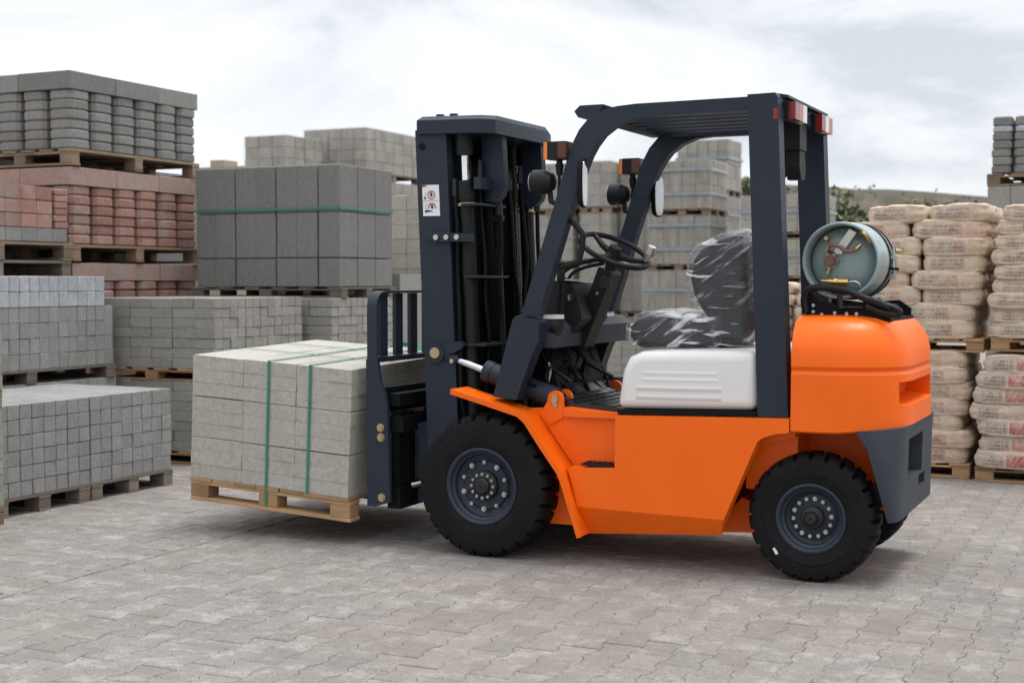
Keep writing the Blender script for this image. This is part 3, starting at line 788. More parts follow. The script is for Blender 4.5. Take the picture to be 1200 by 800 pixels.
# ------------------------------------------------------------------ bags
def bag_mesh(seed, L=0.60, Wd=0.40, H=0.118, mat='bag', full=1.0):
    r = random.Random(seed); bm = BM(); nu, nv, nw = 12, 8, 4; o = Vector((r.uniform(0, 90), r.uniform(0, 90), 0))
    box(bm, -1, 1, -1, 1, -1, 1)
    bmesh.ops.subdivide_edges(bm, edges=bm.edges[:], cuts=9, use_grid_fill=True)
    for v in bm.verts:
        u, w, z = v.co
        q = (abs(u) ** 7 + abs(w) ** 7 + abs(z) ** 3.2)
        k = max(abs(u), abs(w), abs(z)) / q ** (1 / 6.0) if q else 1
        u2, w2, z2 = u * min(1, k * 1.0), w * min(1, k), z * (1 - 0.16 * max(abs(u), abs(w)) ** 10 - 0.16 * (abs(u) * abs(w)) ** 6)
        bulge = (1 - abs(z) ** 3) * 0.020 - 0.018
        x = u2 * (L / 2) + math.copysign(bulge * abs(u) ** 6, u)
        y = w2 * (Wd / 2) + math.copysign(bulge * abs(w) ** 6, w)
        t = z2 / z if abs(z) > 1e-6 else 1.0
        zz = z * H / 2 * t
        n1 = noise.noise(Vector((x * 6, y * 6, z * 1.5)) + o) * 0.014; n2 = noise.noise(Vector((x * 22, y * 22, z * 3)) + o) * 0.0035
        zz += (n1 + n2) * full * (1 if z > 0 else 0.5)
        dent = noise.noise(Vector((x * 9, 3.3, z)) + o) * 0.009 + noise.noise(Vector((x * 30, z * 6, 1)) + o) * 0.004
        y += math.copysign(dent * abs(w) ** 4, w)
        x += math.copysign(noise.noise(Vector((y * 14, z * 2, 9)) + o) * 0.008 * abs(u) ** 4, u)
        v.co = Vector((x, y, zz))
    bmesh.ops.recalc_face_normals(bm, faces=bm.faces)
    me = bpy.data.meshes.new('cement_bag'); bm.to_mesh(me); bm.free(); me.materials.append(M[mat]); me.shade_smooth(); return me
BAGS = {k: [bag_mesh(s + 31 * i, L, 0.42, H, k) for s in range(5)] for i, (k, L, H) in enumerate((('bag', 0.625, 0.124), ('bagr', 0.64, 0.120)))}
ORD = ['lowest', 'second lowest', 'third lowest', 'fourth lowest', 'fifth lowest', 'sixth lowest', 'seventh lowest', 'eighth lowest', 'ninth lowest', 'tenth lowest']
def bag(kind, x, y, z, label, rz=0.0, sx=1.0, sz=1.0, tilt=0.0, group=None):
    o = place('cement_bag', rnd.choice(BAGS[kind]), None, (x, y, z), (rnd.uniform(-.02, .02), rnd.uniform(-.012, .012) + tilt, rz + rnd.uniform(-.03, .03)))
    o.scale = (sx, 1, sz)
    o['label'] = label; o['category'] = 'bag'; o['group'] = group or 'cement bags stacked on pallets'
    return o
def bagpile(kind, where, xr, y0, z0, layers, dh, cols, rows=2, xoff=None, topskip=(), L0=0.62):
    for k in range(layers):
        L = L0 * (1.0 if L0 > 0.6 else (1.0, 1.16, 0.92, 1.1, 0.95)[k % 5]); z = z0 + dh * (k + 0.5); off = (rnd.uniform(-.035, .02) if xoff is None else xoff[k]) + rnd.uniform(-.02, .02)
        for c in range(cols):
            for r in range(rows):
                if (k, c) in topskip or (k, c, r) in topskip: continue
                side = ('right end', 'middle', 'left end')[c] if cols > 2 else ('right half', 'left half')[c]
                row = ('front row', 'back row')[r]
                bag(kind, xr - L / 2 - c * (L + 0.01) + off + rnd.uniform(-.008, .008) + (0.02 if r else 0), y0 + 0.21 + r * 0.41 + rnd.uniform(-.015, .015), z,
                    f'{ORD[k]} bag, {side}, {row}, {where}', sx=L / 0.625, sz=dh / (0.116 if kind == 'bag' else 0.113) * rnd.uniform(1.09, 1.17))
# left bag pile (behind the counterweight): lower and upper level
pallet(-2.55, -1.24, 10.25, 11.1, 0.0, 0.105, 'pallet on the ground under the left cement bag pile', 'wood2')
bagpile('bag', 'left lower pile behind the counterweight', -1.24, 10.25, 0.105, 7, 0.111, 2, L0=0.45)
pallet(-2.15, -1.16, 10.27, 11.1, 0.885, 0.095, 'pallet between the two levels of the left cement bag pile', 'wood2')
bagpile('bag', 'left upper pile of tan bags', -1.12, 10.27, 0.982, 8, 0.117, 2, xoff=[-.10, -.08, -.07, -.05, -.03, -.01, -.02, 0.0], L0=0.45)
# right bag pile: lower with red print, upper brownish
pallet(-1.20, 0.25, 10.17, 11.05, 0.0, 0.1, 'pallet on the ground under the right cement bag pile', 'wood2')
bagpile('bagr', 'right lower pile with red print', 0.07 , 10.12, 0.1, 7, 0.110, 2, xoff=[-.0, -.0, 0.01, -.04, -.02, -.03, 0.05])
pallet(-1.11, 0.25, 10.2, 11.05, 0.90, 0.095, 'pallet between the two levels of the right cement bag pile', 'wood2')
bagpile('bag', 'right upper pile with black print', 0.155, 10.16, 0.997, 9, 0.1005, 2, xoff=[-.01, -.02, -.03, -.01, 0, -.02, 0.02, 0.03, 0.06])
# few bags far behind
pallet(-7.6, -6.2, 12.0, 12.9, 0.0, 0.1, 'pallet on the ground under the beige bags behind the load backrest', 'wood2')
for k in range(9):
    for c in range(2):
        bag('bag', -7.28 + c * 0.66 + rnd.uniform(-.05, .05), 12.22, 0.16 + k * 0.125, f'{ORD[k]} beige bag, {("left", "right")[c]} column, behind the load backrest', group='beige bags behind the load backrest')
stack('narrow hidden block column carrying the cream block stack', -7.7, -6.4, 12.5, 12.78, 0.102, rep(5, 0.23, 5, 2, 'gstone'), piece='block', name='block_stack')
pallet(-4.35, -2.9, 15.0, 15.9, 0.0, 0.1, 'pallet under the far tan bags beside the near rear post', 'wood')
for k in range(10):
    for c in range(2):
        bag('bag', -4.0 + c * 0.66 + rnd.uniform(-.03, .03), 15.24, 0.16 + k * 0.128, f'{ORD[k]} far tan bag, {("left", "right")[c]} column, behind the gas bottle bracket', group='far tan bags behind the gas bottle', sz=1.08)

# ------------------------------------------------------------------ shrubs
def shrub(label, x, y, h, w, n, seed, leaf=0.07, group='bushes on the gravel bank', trunk=0.25):
    r = random.Random(seed); t = thing('shrub', label, 'bush', (x, y, 0), group)
    bm = BM(); clumps = []
    for k in range(9):
        a = r.uniform(0, 6.28); s = r.uniform(0.2, 0.95)
        tip = Vector((math.cos(a) * s * w, math.sin(a) * s * w, h * (1.02 - 0.55 * s * s) * r.uniform(0.75, 1.0)))
        mid = Vector((tip.x * 0.35, tip.y * 0.35, tip.z * 0.55))
        tube(bm, smooth_path([(0, 0, 0), mid, tip], 3), [0.05 * (1 - i / 7) + 0.008 for i in range(7)], 5)
        clumps.append((tip, r.uniform(0.22, 0.42) * w)); clumps.append((mid + Vector((r.uniform(-.3, .3), r.uniform(-.3, .3), 0)), r.uniform(0.25, 0.4) * w))
    finish('branches', bm, 'bark', t)
    bm = BM()
    for _ in range(n):
        c, q = r.choice(clumps)
        d = Vector((r.gauss(0, 1), r.gauss(0, 1), r.gauss(0, 1))).normalized() * q * r.random() ** 0.4
        p = c + d
        if p.z < 0.05: continue
        a = Vector((r.gauss(0, 1), r.gauss(0, 1), r.gauss(0, 1))).normalized(); b = a.orthogonal().normalized(); s = leaf * r.uniform(0.6, 1.4)
        vs = [bm.verts.new(p + a * s), bm.verts.new(p + b * s * 0.5), bm.verts.new(p - a * s), bm.verts.new(p - b * s * 0.5)]
        bm.faces.new(vs)
    o = finish('leaves', bm, 'leaf', t, 0, recalc=False); o['kind'] = 'stuff'
    return t
shrub('olive green bush just right of the far rear post', -4.98, 24.0, 2.95, 0.95, 9000, 3)
shrub('lower bush right of the far rear post, behind the gas bottle', -4.3, 25.0, 2.25, 0.8, 6000, 5)
shrub('small dark bush top seen between the block towers', -12.5, 45.0, 4.6, 0.55, 2000, 11, 0.10)

# ------------------------------------------------------------------ FORKLIFT (x: towards the rear, y: away from the camera, z: up)
FK = thing('forklift', 'orange forklift truck with grey mast carrying a pallet of slabs', 'forklift', (-3.103, 6.90, 0))
def P_(name, bm, mat, parent=FK, smooth=35, bevel=0, label=None, recalc=True):
    o = finish(name, bm, mat, parent, smooth, None, bevel, recalc)
    if label: o['label'] = label
    return o

def wheel(x, yo, s, z, Rr, wd, rr, nl, nuts, front):
    """s = +1: outer face looks to -Y."""
    root = thing('wheel', '', '', (x, yo, z)); del root['label']; del root['category']; root.parent = FK
    seg = nl * 10
    prof = [(rr - 0.004, 0.030), (rr + 0.004, 0.016), (rr + 0.02, 0.010), (rr + (Rr - rr) * 0.42, 0.0), (rr + (Rr - rr) * 0.50, 0.003), (rr + (Rr - rr) * 0.52, 0.0015), (Rr * 0.895, 0.004), (Rr * 0.93, 0.007), (Rr * 0.972, 0.020), (Rr, 0.044), (Rr, wd * 0.47),
            (Rr, wd * 0.53), (Rr, wd - 0.044), (Rr * 0.972, wd - 0.020), (Rr * 0.93, wd - 0.007), (rr + (Rr - rr) * 0.42, wd), (rr, wd - 0.02)]
    def rad(i, k, r):
        q = k % 10
        if 7 <= i <= 10 and q in (0, 1):
            return r - (0.008, 0.020, 0.025, 0.024)[i - 7]
        if 11 <= i <= 14 and q in (5, 6):
            return r - (0.024, 0.025, 0.020, 0.008)[i - 11]
        return r
    bm = BM(); revolve_y(bm, [(r, y * s) for r, y in prof], (0, 0, 0), seg, rad)
    o = P_('tyre', bm, 'rubber', root, 24)
    bm = BM()
    pr = [(rr + 0.010, 0.016), (rr + 0.012, 0.008), (rr + 0.002, 0.006), (rr - 0.006, 0.012), (rr - 0.012, 0.028), (rr - 0.022, 0.034), (rr - 0.026, 0.060), (rr - 0.040, 0.068), (rr * 0.70, 0.072), (rr * 0.66, 0.064 if front else 0.07), (rr * 0.40, 0.062), (0.02, 0.062)]
    revolve_y(bm, [(r, y * s) for r, y in pr], (0, 0, 0), 56)
    P_('rim', bm, 'rim', root, 30)
    bm = BM()
    hr = rr * (0.40 if front else 0.36)
    hp = [(hr, 0.063), (hr, 0.036), (hr - 0.006, 0.030), (hr * 0.80, 0.029), (hr * 0.62, 0.022), (hr * 0.55, 0.008), (hr * 0.45, 0.002), (0.004, 0.0)]
    revolve_y(bm, [(r, y * s) for r, y in hp], (0, 0, 0), 32)
    P_('hub', bm, 'hub', root, 30)
    def nut(bm, a, r, rad_, y0, y1):
        c = (r * math.cos(a), 0, r * math.sin(a))
        cyl(bm, (c[0], s * y0, c[2]), (c[0], s * y1, c[2]), rad_, 6)
        cyl(bm, (c[0], s * (y1 - .001), c[2]), (c[0], s * (y1 - 0.008), c[2]), rad_ * 0.55, 8)
    bm = BM()
    for a, r, q, y0, y1 in nuts: nut(bm, a, r, q, y0, y1)
    o = P_('wheel_nuts', bm, 'steel', root, 30); o['kind'] = 'stuff'
    return root
nF = [(2 * math.pi * k / 10 + 0.3, 0.118, 0.014 if k % 2 else 0.0105, 0.064, 0.040) for k in range(10)] + [(2 * math.pi * k / 12, 0.060, 0.0085, 0.034, 0.020) for k in range(12)]
nR = [(2 * math.pi * k / 14 + 0.1, 0.088, 0.0095 if k % 3 else 0.0115, 0.066, 0.046) for k in range(14)]
wheel(0, -0.62, 1, 0.357, 0.360, 0.205, 0.182, 26, nF, True)
wheel(0, 0.62, -1, 0.357, 0.360, 0.205, 0.182, 26, nF, True)
rw = wheel(1.632, -0.515, 1, 0.295, 0.299, 0.20, 0.150, 24, nR, False)
wheel(1.632, 0.515, -1, 0.295, 0.299, 0.20, 0.150, 24, nR, False)
bm = BM(); box(bm, -0.006, 0.006, -0.003, 0.012, -0.016, 0.016)
o = P_('white_tyre_mark', bm, 'paper', rw, 0)
o.rotation_euler = (0, R(-32), 0); o.location = (-0.160, 0.0, -0.160)

# chassis side panels: near and far, with the lower skirt folded inwards
def side_panel(s):
    bm = BM(); yo, yi = -0.58 * s, -0.50 * s
    up = [(0.507, 0.285), (1.243, 0.272), (1.392, 0.627), (1.40, 0.645), (1.418, 0.660), (1.442, 0.671), (1.490, 0.686), (1.546, 0.692), (1.546, 0.757), (0.703, 0.737), (0.700, 0.486), (0.455, 0.474)]
    lo = [(0.507, 0.285), (0.546, 0.147), (1.211, 0.19), (1.243, 0.272)]
    a = [bm.verts.new((x, yo, z)) for x, z in up]; b = [bm.verts.new((x, yi, z)) for x, z in up]
    c = [a[0]] + [bm.verts.new((x, -0.515 * s, z)) for x, z in lo[1:3]] + [a[1]]
    d = [b[0]] + [bm.verts.new((x, yi, z)) for x, z in lo[1:3]] + [b[1]]
    bm.faces.new(a); bm.faces.new(b[::-1]); bm.faces.new(c); bm.faces.new(d[::-1])
    n = len(a)
    for i in range(1, n): bm.faces.new((a[i], a[(i + 1) % n], b[(i + 1) % n], b[i]))
    for i in range(3): bm.faces.new((c[i], c[i + 1], d[i + 1], d[i]))
    return P_('side_panel', bm, 'orange', FK, 30, 0.006)
side_panel(1); side_panel(-1)
bm = BM()
prism(bm, [(0.30, 0.17), (1.12, 0.17), (1.30, 0.60), (1.545, 0.66), (1.545, 0.735), (0.30, 0.71)], -0.455, 0.455)
box(bm, 1.30, 1.545, -0.40, 0.40, 0.40, 0.659)
prism(bm, [(1.10, 0.16), (1.34, 0.175), (1.36, 0.30), (1.25, 0.34)], -0.30, 0.30)
P_('chassis', bm, 'orange', FK, 30, 0.005)
bm = BM(); box(bm, 1.40, 1.95, -0.16, 0.16, 0.30, 0.70); box(bm, 1.56, 1.70, -0.34, 0.34, 0.22, 0.37); cyl(bm, (1.632, -0.45, 0.295), (1.632, 0.45, 0.295), 0.06, 16)
P_('rear_axle', bm, 'orange', FK, 30, 0.006)
bm = BM(); cyl(bm, (0, -0.50, 0.357), (0, 0.50, 0.357), 0.10, 20); box(bm, -0.16, 0.30, -0.33, 0.33, 0.20, 0.62)
P_('front_axle', bm, 'black', FK, 30, 0.01)
# fenders: bent plates over the front wheels with a side lip
FP = [(-0.158, 0.842), (0.02, 0.795), (0.215, 0.742), (0.262, 0.705), (0.345, 0.588), (0.440, 0.462), (0.466, 0.400), (0.548, 0.150)]
for s in (1, -1):
    bm = BM()
    ys = sorted((-0.635 * s, -0.445 * s))
    prism(bm, strip(FP, -0.014), *ys)
    y2 = sorted((-0.637 * s, -0.622 * s))
    prism(bm, strip([(x + 0.002, z - 0.002) for x, z in FP], -0.024), *y2)
    P_('fender', bm, 'orange', FK, 14, 0.003)
    # inner wing wall between fender and foot well
    bm = BM(); ys = sorted((-0.47 * s, -0.44 * s))
    prism(bm, [(0.18, 0.745), (0.30, 0.66), (0.45, 0.46), (0.55, 0.20), (0.72, 0.20), (0.72, 0.735), (0.42, 0.76)], *ys)
    P_('wing_wall', bm, 'orange', FK, 30, 0.004)
    bm = BM(); ys = sorted((-0.575 * s, -0.472 * s))
    box(bm, 0.525, 0.690, ys[0], ys[1], 0.4875, 0.497)
    for k in range(6): box(bm, 0.532 + k * 0.027, 0.545 + k * 0.027, ys[0] + .012, ys[1] - .012, 0.497, 0.502)
    P_('step_plate', bm, 'blackp', FK, 0)
    # tilt cylinder with clevis and lugs
    y = -0.415 * s
    D = Vector((0.359 + 0.340, 0, 0.784 - 1.012)); A = Vector((-0.340, y, 1.012)); u = D.normalized()
    bm = BM(); cyl(bm, A + u * 0.30, A + D - u * 0.03, 0.054, 24); cyl(bm, A + u * 0.285, A + u * 0.33, 0.058, 24); cyl(bm, A + D - u * 0.05, A + D, 0.040, 16)
    tc_ = P_('tilt_cylinder', bm, 'slate', FK, 40, 0.003)
    bm = BM(); cyl(bm, A + u * 0.09, A + u * 0.30, 0.024, 16); P_('piston_rod', bm, 'chrome', tc_, 40)
    bm = BM(); cyl(bm, A + u * 0.03, A + u * 0.125, 0.036, 18); cyl(bm, A + Vector((0, -0.045 * s, 0)), A + Vector((0, 0.05 * s, 0)), 0.052, 24)
    prism(bm, [(-0.365, 1.04), (-0.30, 1.055), (-0.20, 1.075), (-0.175, 1.055), (-0.20, 1.03), (-0.29, 0.995)], *sorted((y - 0.04 * s, y + 0.0)))
    cl = P_('clevis', bm, 'slate', tc_, 40, 0.004)
    bm = BM(); cyl(bm, A + Vector((0, -0.044 * s, 0)), A + Vector((0, -0.052 * s, 0)), 0.028, 18); P_('pivot_pin', bm, 'bolt', tc_, 40)
    bm = BM(); cyl(bm, A + u * 0.10 + Vector((0, -0.036 * s, -0.01)), A + u * 0.10 + Vector((0, -0.046 * s, -0.01)), 0.012, 10)
    P_('pivot_pin', bm, 'bolt', tc_, 40)
    E_ = A + D
    for yy in (-0.066, 0.052):
        bm = BM(); a, b = sorted((y + yy * s, y + (yy + 0.02) * s))
        cxp, czp = E_.x - 0.012, E_.z + 0.01
        arc = [(cxp + 0.042 * math.cos(t), czp + 0.045 * math.sin(t)) for t in [R(-10 + 20 * k) for k in range(11)]]
        prism(bm, arc + [(cxp - 0.085, czp - 0.075), (cxp - 0.03, czp - 0.125), (cxp + 0.044, czp - 0.085)], a, b)
        P_('cylinder_lug', bm, 'orange', FK, 35, 0.003)
    bm = BM(); cyl(bm, (E_.x - .012, y - 0.066 * s, E_.z + .012), (E_.x - .012, y - 0.078 * s, E_.z + .012), 0.017, 14); box(bm, E_.x - .024, E_.x, *sorted((y - 0.066 * s, y - 0.071 * s)), E_.z - 0.025, E_.z + 0.035)
    P_('lug_pin', bm, 'bolt', FK, 35)
# floor
bm = BM()
FL = [(0.26, 0.86), (0.335, 0.80), (0.42, 0.776), (0.55, 0.768), (0.715, 0.762)]
prism(bm, strip(FL, -0.02), -0.44, 0.44)
fm = P_('floor_mat', bm, 'mat', FK, 25)
bm = BM()
for k in range(6):
    for j in range(9):
        x = 0.345 + k * 0.062; y = -0.43 + j * 0.1 + (0.045 if k % 2 else 0)
        z = 0.804 - 0.30 * (x - 0.335) if x < 0.42 else (0.7785 - 0.06 * (x - 0.42))
        for v in box(bm, x, x + 0.050, y, min(0.432, y + 0.088), z - 0.004, z + 0.005): v.co.z -= (v.co.x - x) * (0.28 if x < 0.40 else 0.06)
o = P_('mat_pads', bm, 'mat', fm, 0); o['kind'] = 'stuff'
bm = BM(); prism(bm, [(0.40, 0.752), (0.55, 0.747), (0.715, 0.740), (0.715, 0.715), (0.40, 0.715)], -0.50, 0.50); P_('floor_edge', bm, 'orange', FK, 30, 0.004)

# engine hood, white, with pressed louvres
bm = BM()
prism(bm, [(0.688, 0.765), (1.386, 0.782), (1.386, 1.060), (1.10, 1.056), (0.815, 1.046), (0.752, 1.020), (0.718, 0.955)], -0.535, 0.535)
hood = P_('engine_hood', bm, 'white', FK, 40, 0)
md = hood.modifiers.new('b', 'BEVEL'); md.width = 0.045; md.segments = 5; md.limit_method = 'ANGLE'; md.angle_limit = R(50)
for k, (xa, xb, z) in enumerate(((0.79, 1.22, 0.828), (0.79, 1.22, 0.870), (0.82, 1.20, 0.912), (0.83, 1.20, 0.944))):
    bm = BM(); d = 0.006 if k < 2 else 0.0025
    h = 0.011
    loft(bm, [[(xa, -0.534, z - h), (xb, -0.534, z - h + .004), (xb, -0.534, z + h + .004), (xa, -0.534, z + h)], [(xa + .008, -0.535 - d, z - h * .5), (xb - .008, -0.535 - d, z - h * .5 + .004), (xb - .008, -0.535 - d, z + h * .7 + .004), (xa + .008, -0.535 - d, z + h * .7)]])
    P_('louvre', bm, 'white', hood, 60)
bm = BM(); prism(bm, [(0.700, 0.740), (1.385, 0.757), (1.385, 0.781), (0.700, 0.764)], -0.54, 0.54); P_('hood_seal', bm, 'black', FK, 0)

# counterweight: plan outline swept upwards with rounded shoulders
def plan(x0, xr, yh, rc, inset=0.0, fx=0.0):
    """front edge x0, rear xr, half width yh, big corner radii"""
    o = []
    yh -= inset; xr -= inset; rc = max(0.06, rc - inset * 0.9)
    ax, ay = rc * 1.15, rc
    for k in range(9):
        t = math.pi / 2 * k / 8; o.append((xr - ax + ax * math.sin(t), -(yh - ay) - ay * math.cos(t)))
    for k in range(9):
        t = math.pi / 2 * k / 8; o.append((xr - ax + ax * math.cos(t), (yh - ay) + ay * math.sin(t)))
    o.append((x0 + fx, yh)); o.append((x0 + fx, -yh))
    return o
bm = BM()
lv = [(0.694, 0.012), (0.702, 0.0), (0.960, 0.004), (0.972, 0.012), (0.978, 0.016), (0.984, 0.012), (0.996, 0.004), (1.06, 0.008), (1.11, 0.020), (1.150, 0.042), (1.180, 0.075), (1.200, 0.125), (1.212, 0.19), (1.216, 0.26)]
rings = []
for z, i in lv:
    ring = [(x, y, z + (0.028 * max(0, (x - 1.75) / 0.35) if z < 0.71 else 0) + (0.012 if z > 1.17 else 0)) for x, y in plan(1.552, 2.045, 0.575, 0.31, i)]
    rings.append(ring)
loft(bm, rings)
cw = P_('counterweight', bm, 'orange', FK, 32)
bmt = bmesh.new(); bmt.from_mesh(cw.data); bmesh.ops.triangulate(bmt, faces=bmt.faces); bmesh.ops.recalc_face_normals(bmt, faces=bmt.faces); bmt.to_mesh(cw.data); bmt.free()
b1 = BM()
prism(b1, [(1.915, 0.840), (2.25, 0.780), (2.25, 0.935), (1.915, 0.922)], -0.40, 0.34)
cut(cw, [b1])
cw.data.shade_smooth(); cw.data.set_sharp_from_angle(angle=R(32))
bm = BM()
rings = []
for z, i in ((0.30, 0.035), (0.315, 0.028), (0.62, 0.010), (0.700, 0.004)):
    ring = []
    for x, y in plan(1.84, 2.045, 0.552, 0.16, i):
        fx = x
        if x < 2.04:
            t = (0.70 - z) / 0.40; fx = x + (0.0 if t < 0.03 else 0.030 + 0.112 * t) * max(0.0, (2.03 - x) / 0.19)
        ring.append((fx, y, z + 0.030 * max(0, (x - 1.75) / 0.35) * (1 if z > 0.6 else 0.2)))
    rings.append(ring)
loft(bm, rings)
cl = P_('rear_skirt', bm, 'slate2', FK, 28, 0.006)
b1 = BM(); box(b1, 1.97, 2.2, -0.30, 0.10, 0.47, 0.66); b2 = BM(); box(b2, 1.99, 2.2, 0.02, 0.20, 0.40, 0.455); b3 = BM(); box(b3, 1.2, 1.93, -0.40, 0.40, 0.2, 0.8)
cut(cl, [b1, b2, b3])
cl.data.shade_smooth(); cl.data.set_sharp_from_angle(angle=R(28))
bm = BM(); box(bm, 1.90, 1.985, -0.44, 0.40, 0.36, 0.46); P_('tow_block', bm, 'black', FK, 30, 0.01)

# overhead guard
GO = [(0.186, 1.206), (0.300, 1.55), (0.368, 1.756), (0.413, 1.905), (0.440, 1.993), (0.468, 2.06), (0.498, 2.115), (0.547, 2.168), (0.613, 2.203), (0.690, 2.218), (0.790, 2.225), (1.340, 2.228)]
GI = [(1.340, 2.163), (0.847, 2.163), (0.765, 2.156), (0.685, 2.128), (0.620, 2.083), (0.580, 2.035), (0.553, 1.990), (0.527, 1.93), (0.494, 1.850), (0.452, 1.730), (0.370, 1.475), (0.284, 1.212)]
for s in (1, -1):
    bm = BM(); prism(bm, GO + GI, *sorted((-0.545 * s, -0.475 * s))); P_('front_post', bm, 'slate', FK, 25, 0.008)
    bm = BM(); ya, yb = (-0.548, -0.455) if s == 1 else (0.375, 0.468)
    prism(bm, [(1.333, 2.238), (1.462, 2.240), (1.474, 2.22), (1.534, 0.760), (1.392, 0.756)], ya, yb); P_('rear_post', bm, 'slate', FK, 25, 0.010)
    bm = BM(); ya, yb = sorted((-0.565 * s, -0.468 * s))
    prism(bm, [(0.045, 0.806), (0.172, 0.792), (0.255, 1.015), (0.292, 1.085), (0.296, 1.178), (0.280, 1.196), (0.172, 1.212), (0.152, 1.195)], ya, yb)
    P_('post_foot', bm, 'slate', FK, 25, 0.010)
bm = BM()
for k in range(5):
    y = -0.40 + k * 0.2
    box(bm, 0.60, 1.35, y - 0.012, y + 0.012, 2.165, 2.215)
P_b = None
bm.free()
for k in range(6):
    bm = BM(); y = -0.375 + k * 0.15
    prism(bm, [(0.585, 2.178), (1.38, 2.184), (1.38, 2.214), (0.585, 2.205)], y - 0.030, y + 0.030)
    P_('roof_slat', bm, 'slate', FK, 20, 0.003)
bm = BM(); prism(bm, [(0.470, 2.205), (0.490, 2.175), (0.555, 2.175), (0.60, 2.195), (0.62, 2.232), (0.50, 2.232)], -0.54, 0.54); P_('roof_front_beam', bm, 'slate', FK, 25, 0.008)
bm = BM(); prism(bm, [(1.355, 2.162), (1.478, 2.150), (1.470, 2.228), (1.500, 2.226), (1.500, 2.238), (1.440, 2.250), (1.355, 2.240)], -0.455, 0.375); P_('roof_rear_beam', bm, 'slate', FK, 25, 0.006)
bm = BM(); box(bm, 0.62, 1.37, 0.462, 0.478, 2.165, 2.212); P_('roof_side_rail', bm, 'slate', FK, 25, 0.002)
# rear lights: two clusters on the rear beam
for y0, y1, flip in ((-0.43, -0.20, 0), (0.12, 0.36, 1)):
    bm = BM(); box(bm, 1.476, 1.495, y0 - .01, y1 + .01, 2.125, 2.212); rl = P_('rear_light', bm, 'blackp', FK, 25, 0.003)
    L_ = (y1 - y0) / 3
    for k, m in enumerate(('redlens', 'orlens', 'clearlens') if not flip else ('redlens', 'clearlens', 'orlens')):
        bm = BM(); box(bm, 1.495, 1.528, y0 + k * L_ + .001, y0 + (k + 1) * L_ - .001, 2.130, 2.210); P_('lens', bm, m, rl, 25, 0.006)
bm = BM(); box(bm, 1.455, 1.475, -0.55, -0.535, 2.12, 2.17); P_('side_reflector', bm, 'redlens', FK, 25, 0.002)
# reversing horn under the rear beam
bm = BM(); box(bm, 1.37, 1.47, -0.10, 0.04, 2.02, 2.155)
prism_x(bm, [(-0.06, 2.02), (0.04, 2.02), (0.07, 1.93), (0.05, 1.88), (-0.02, 1.88), (-0.06, 1.94)], 1.39, 1.46)
hn = P_('alarm_horn', bm, 'blackp', FK, 25, 0.01)
bm = BM(); tube(bm, [(1.36, 0.0 + 0.075 * math.cos(t), 1.975 + 0.075 * math.sin(t)) for t in [2 * math.pi * k / 20 for k in range(20)]], 0.016, 8, closed=True); cyl(bm, (1.33, 0.0, 1.975), (1.42, 0.0, 1.975), 0.06, 18, 0.04)
P_('horn_ring', bm, 'black', hn, 35)

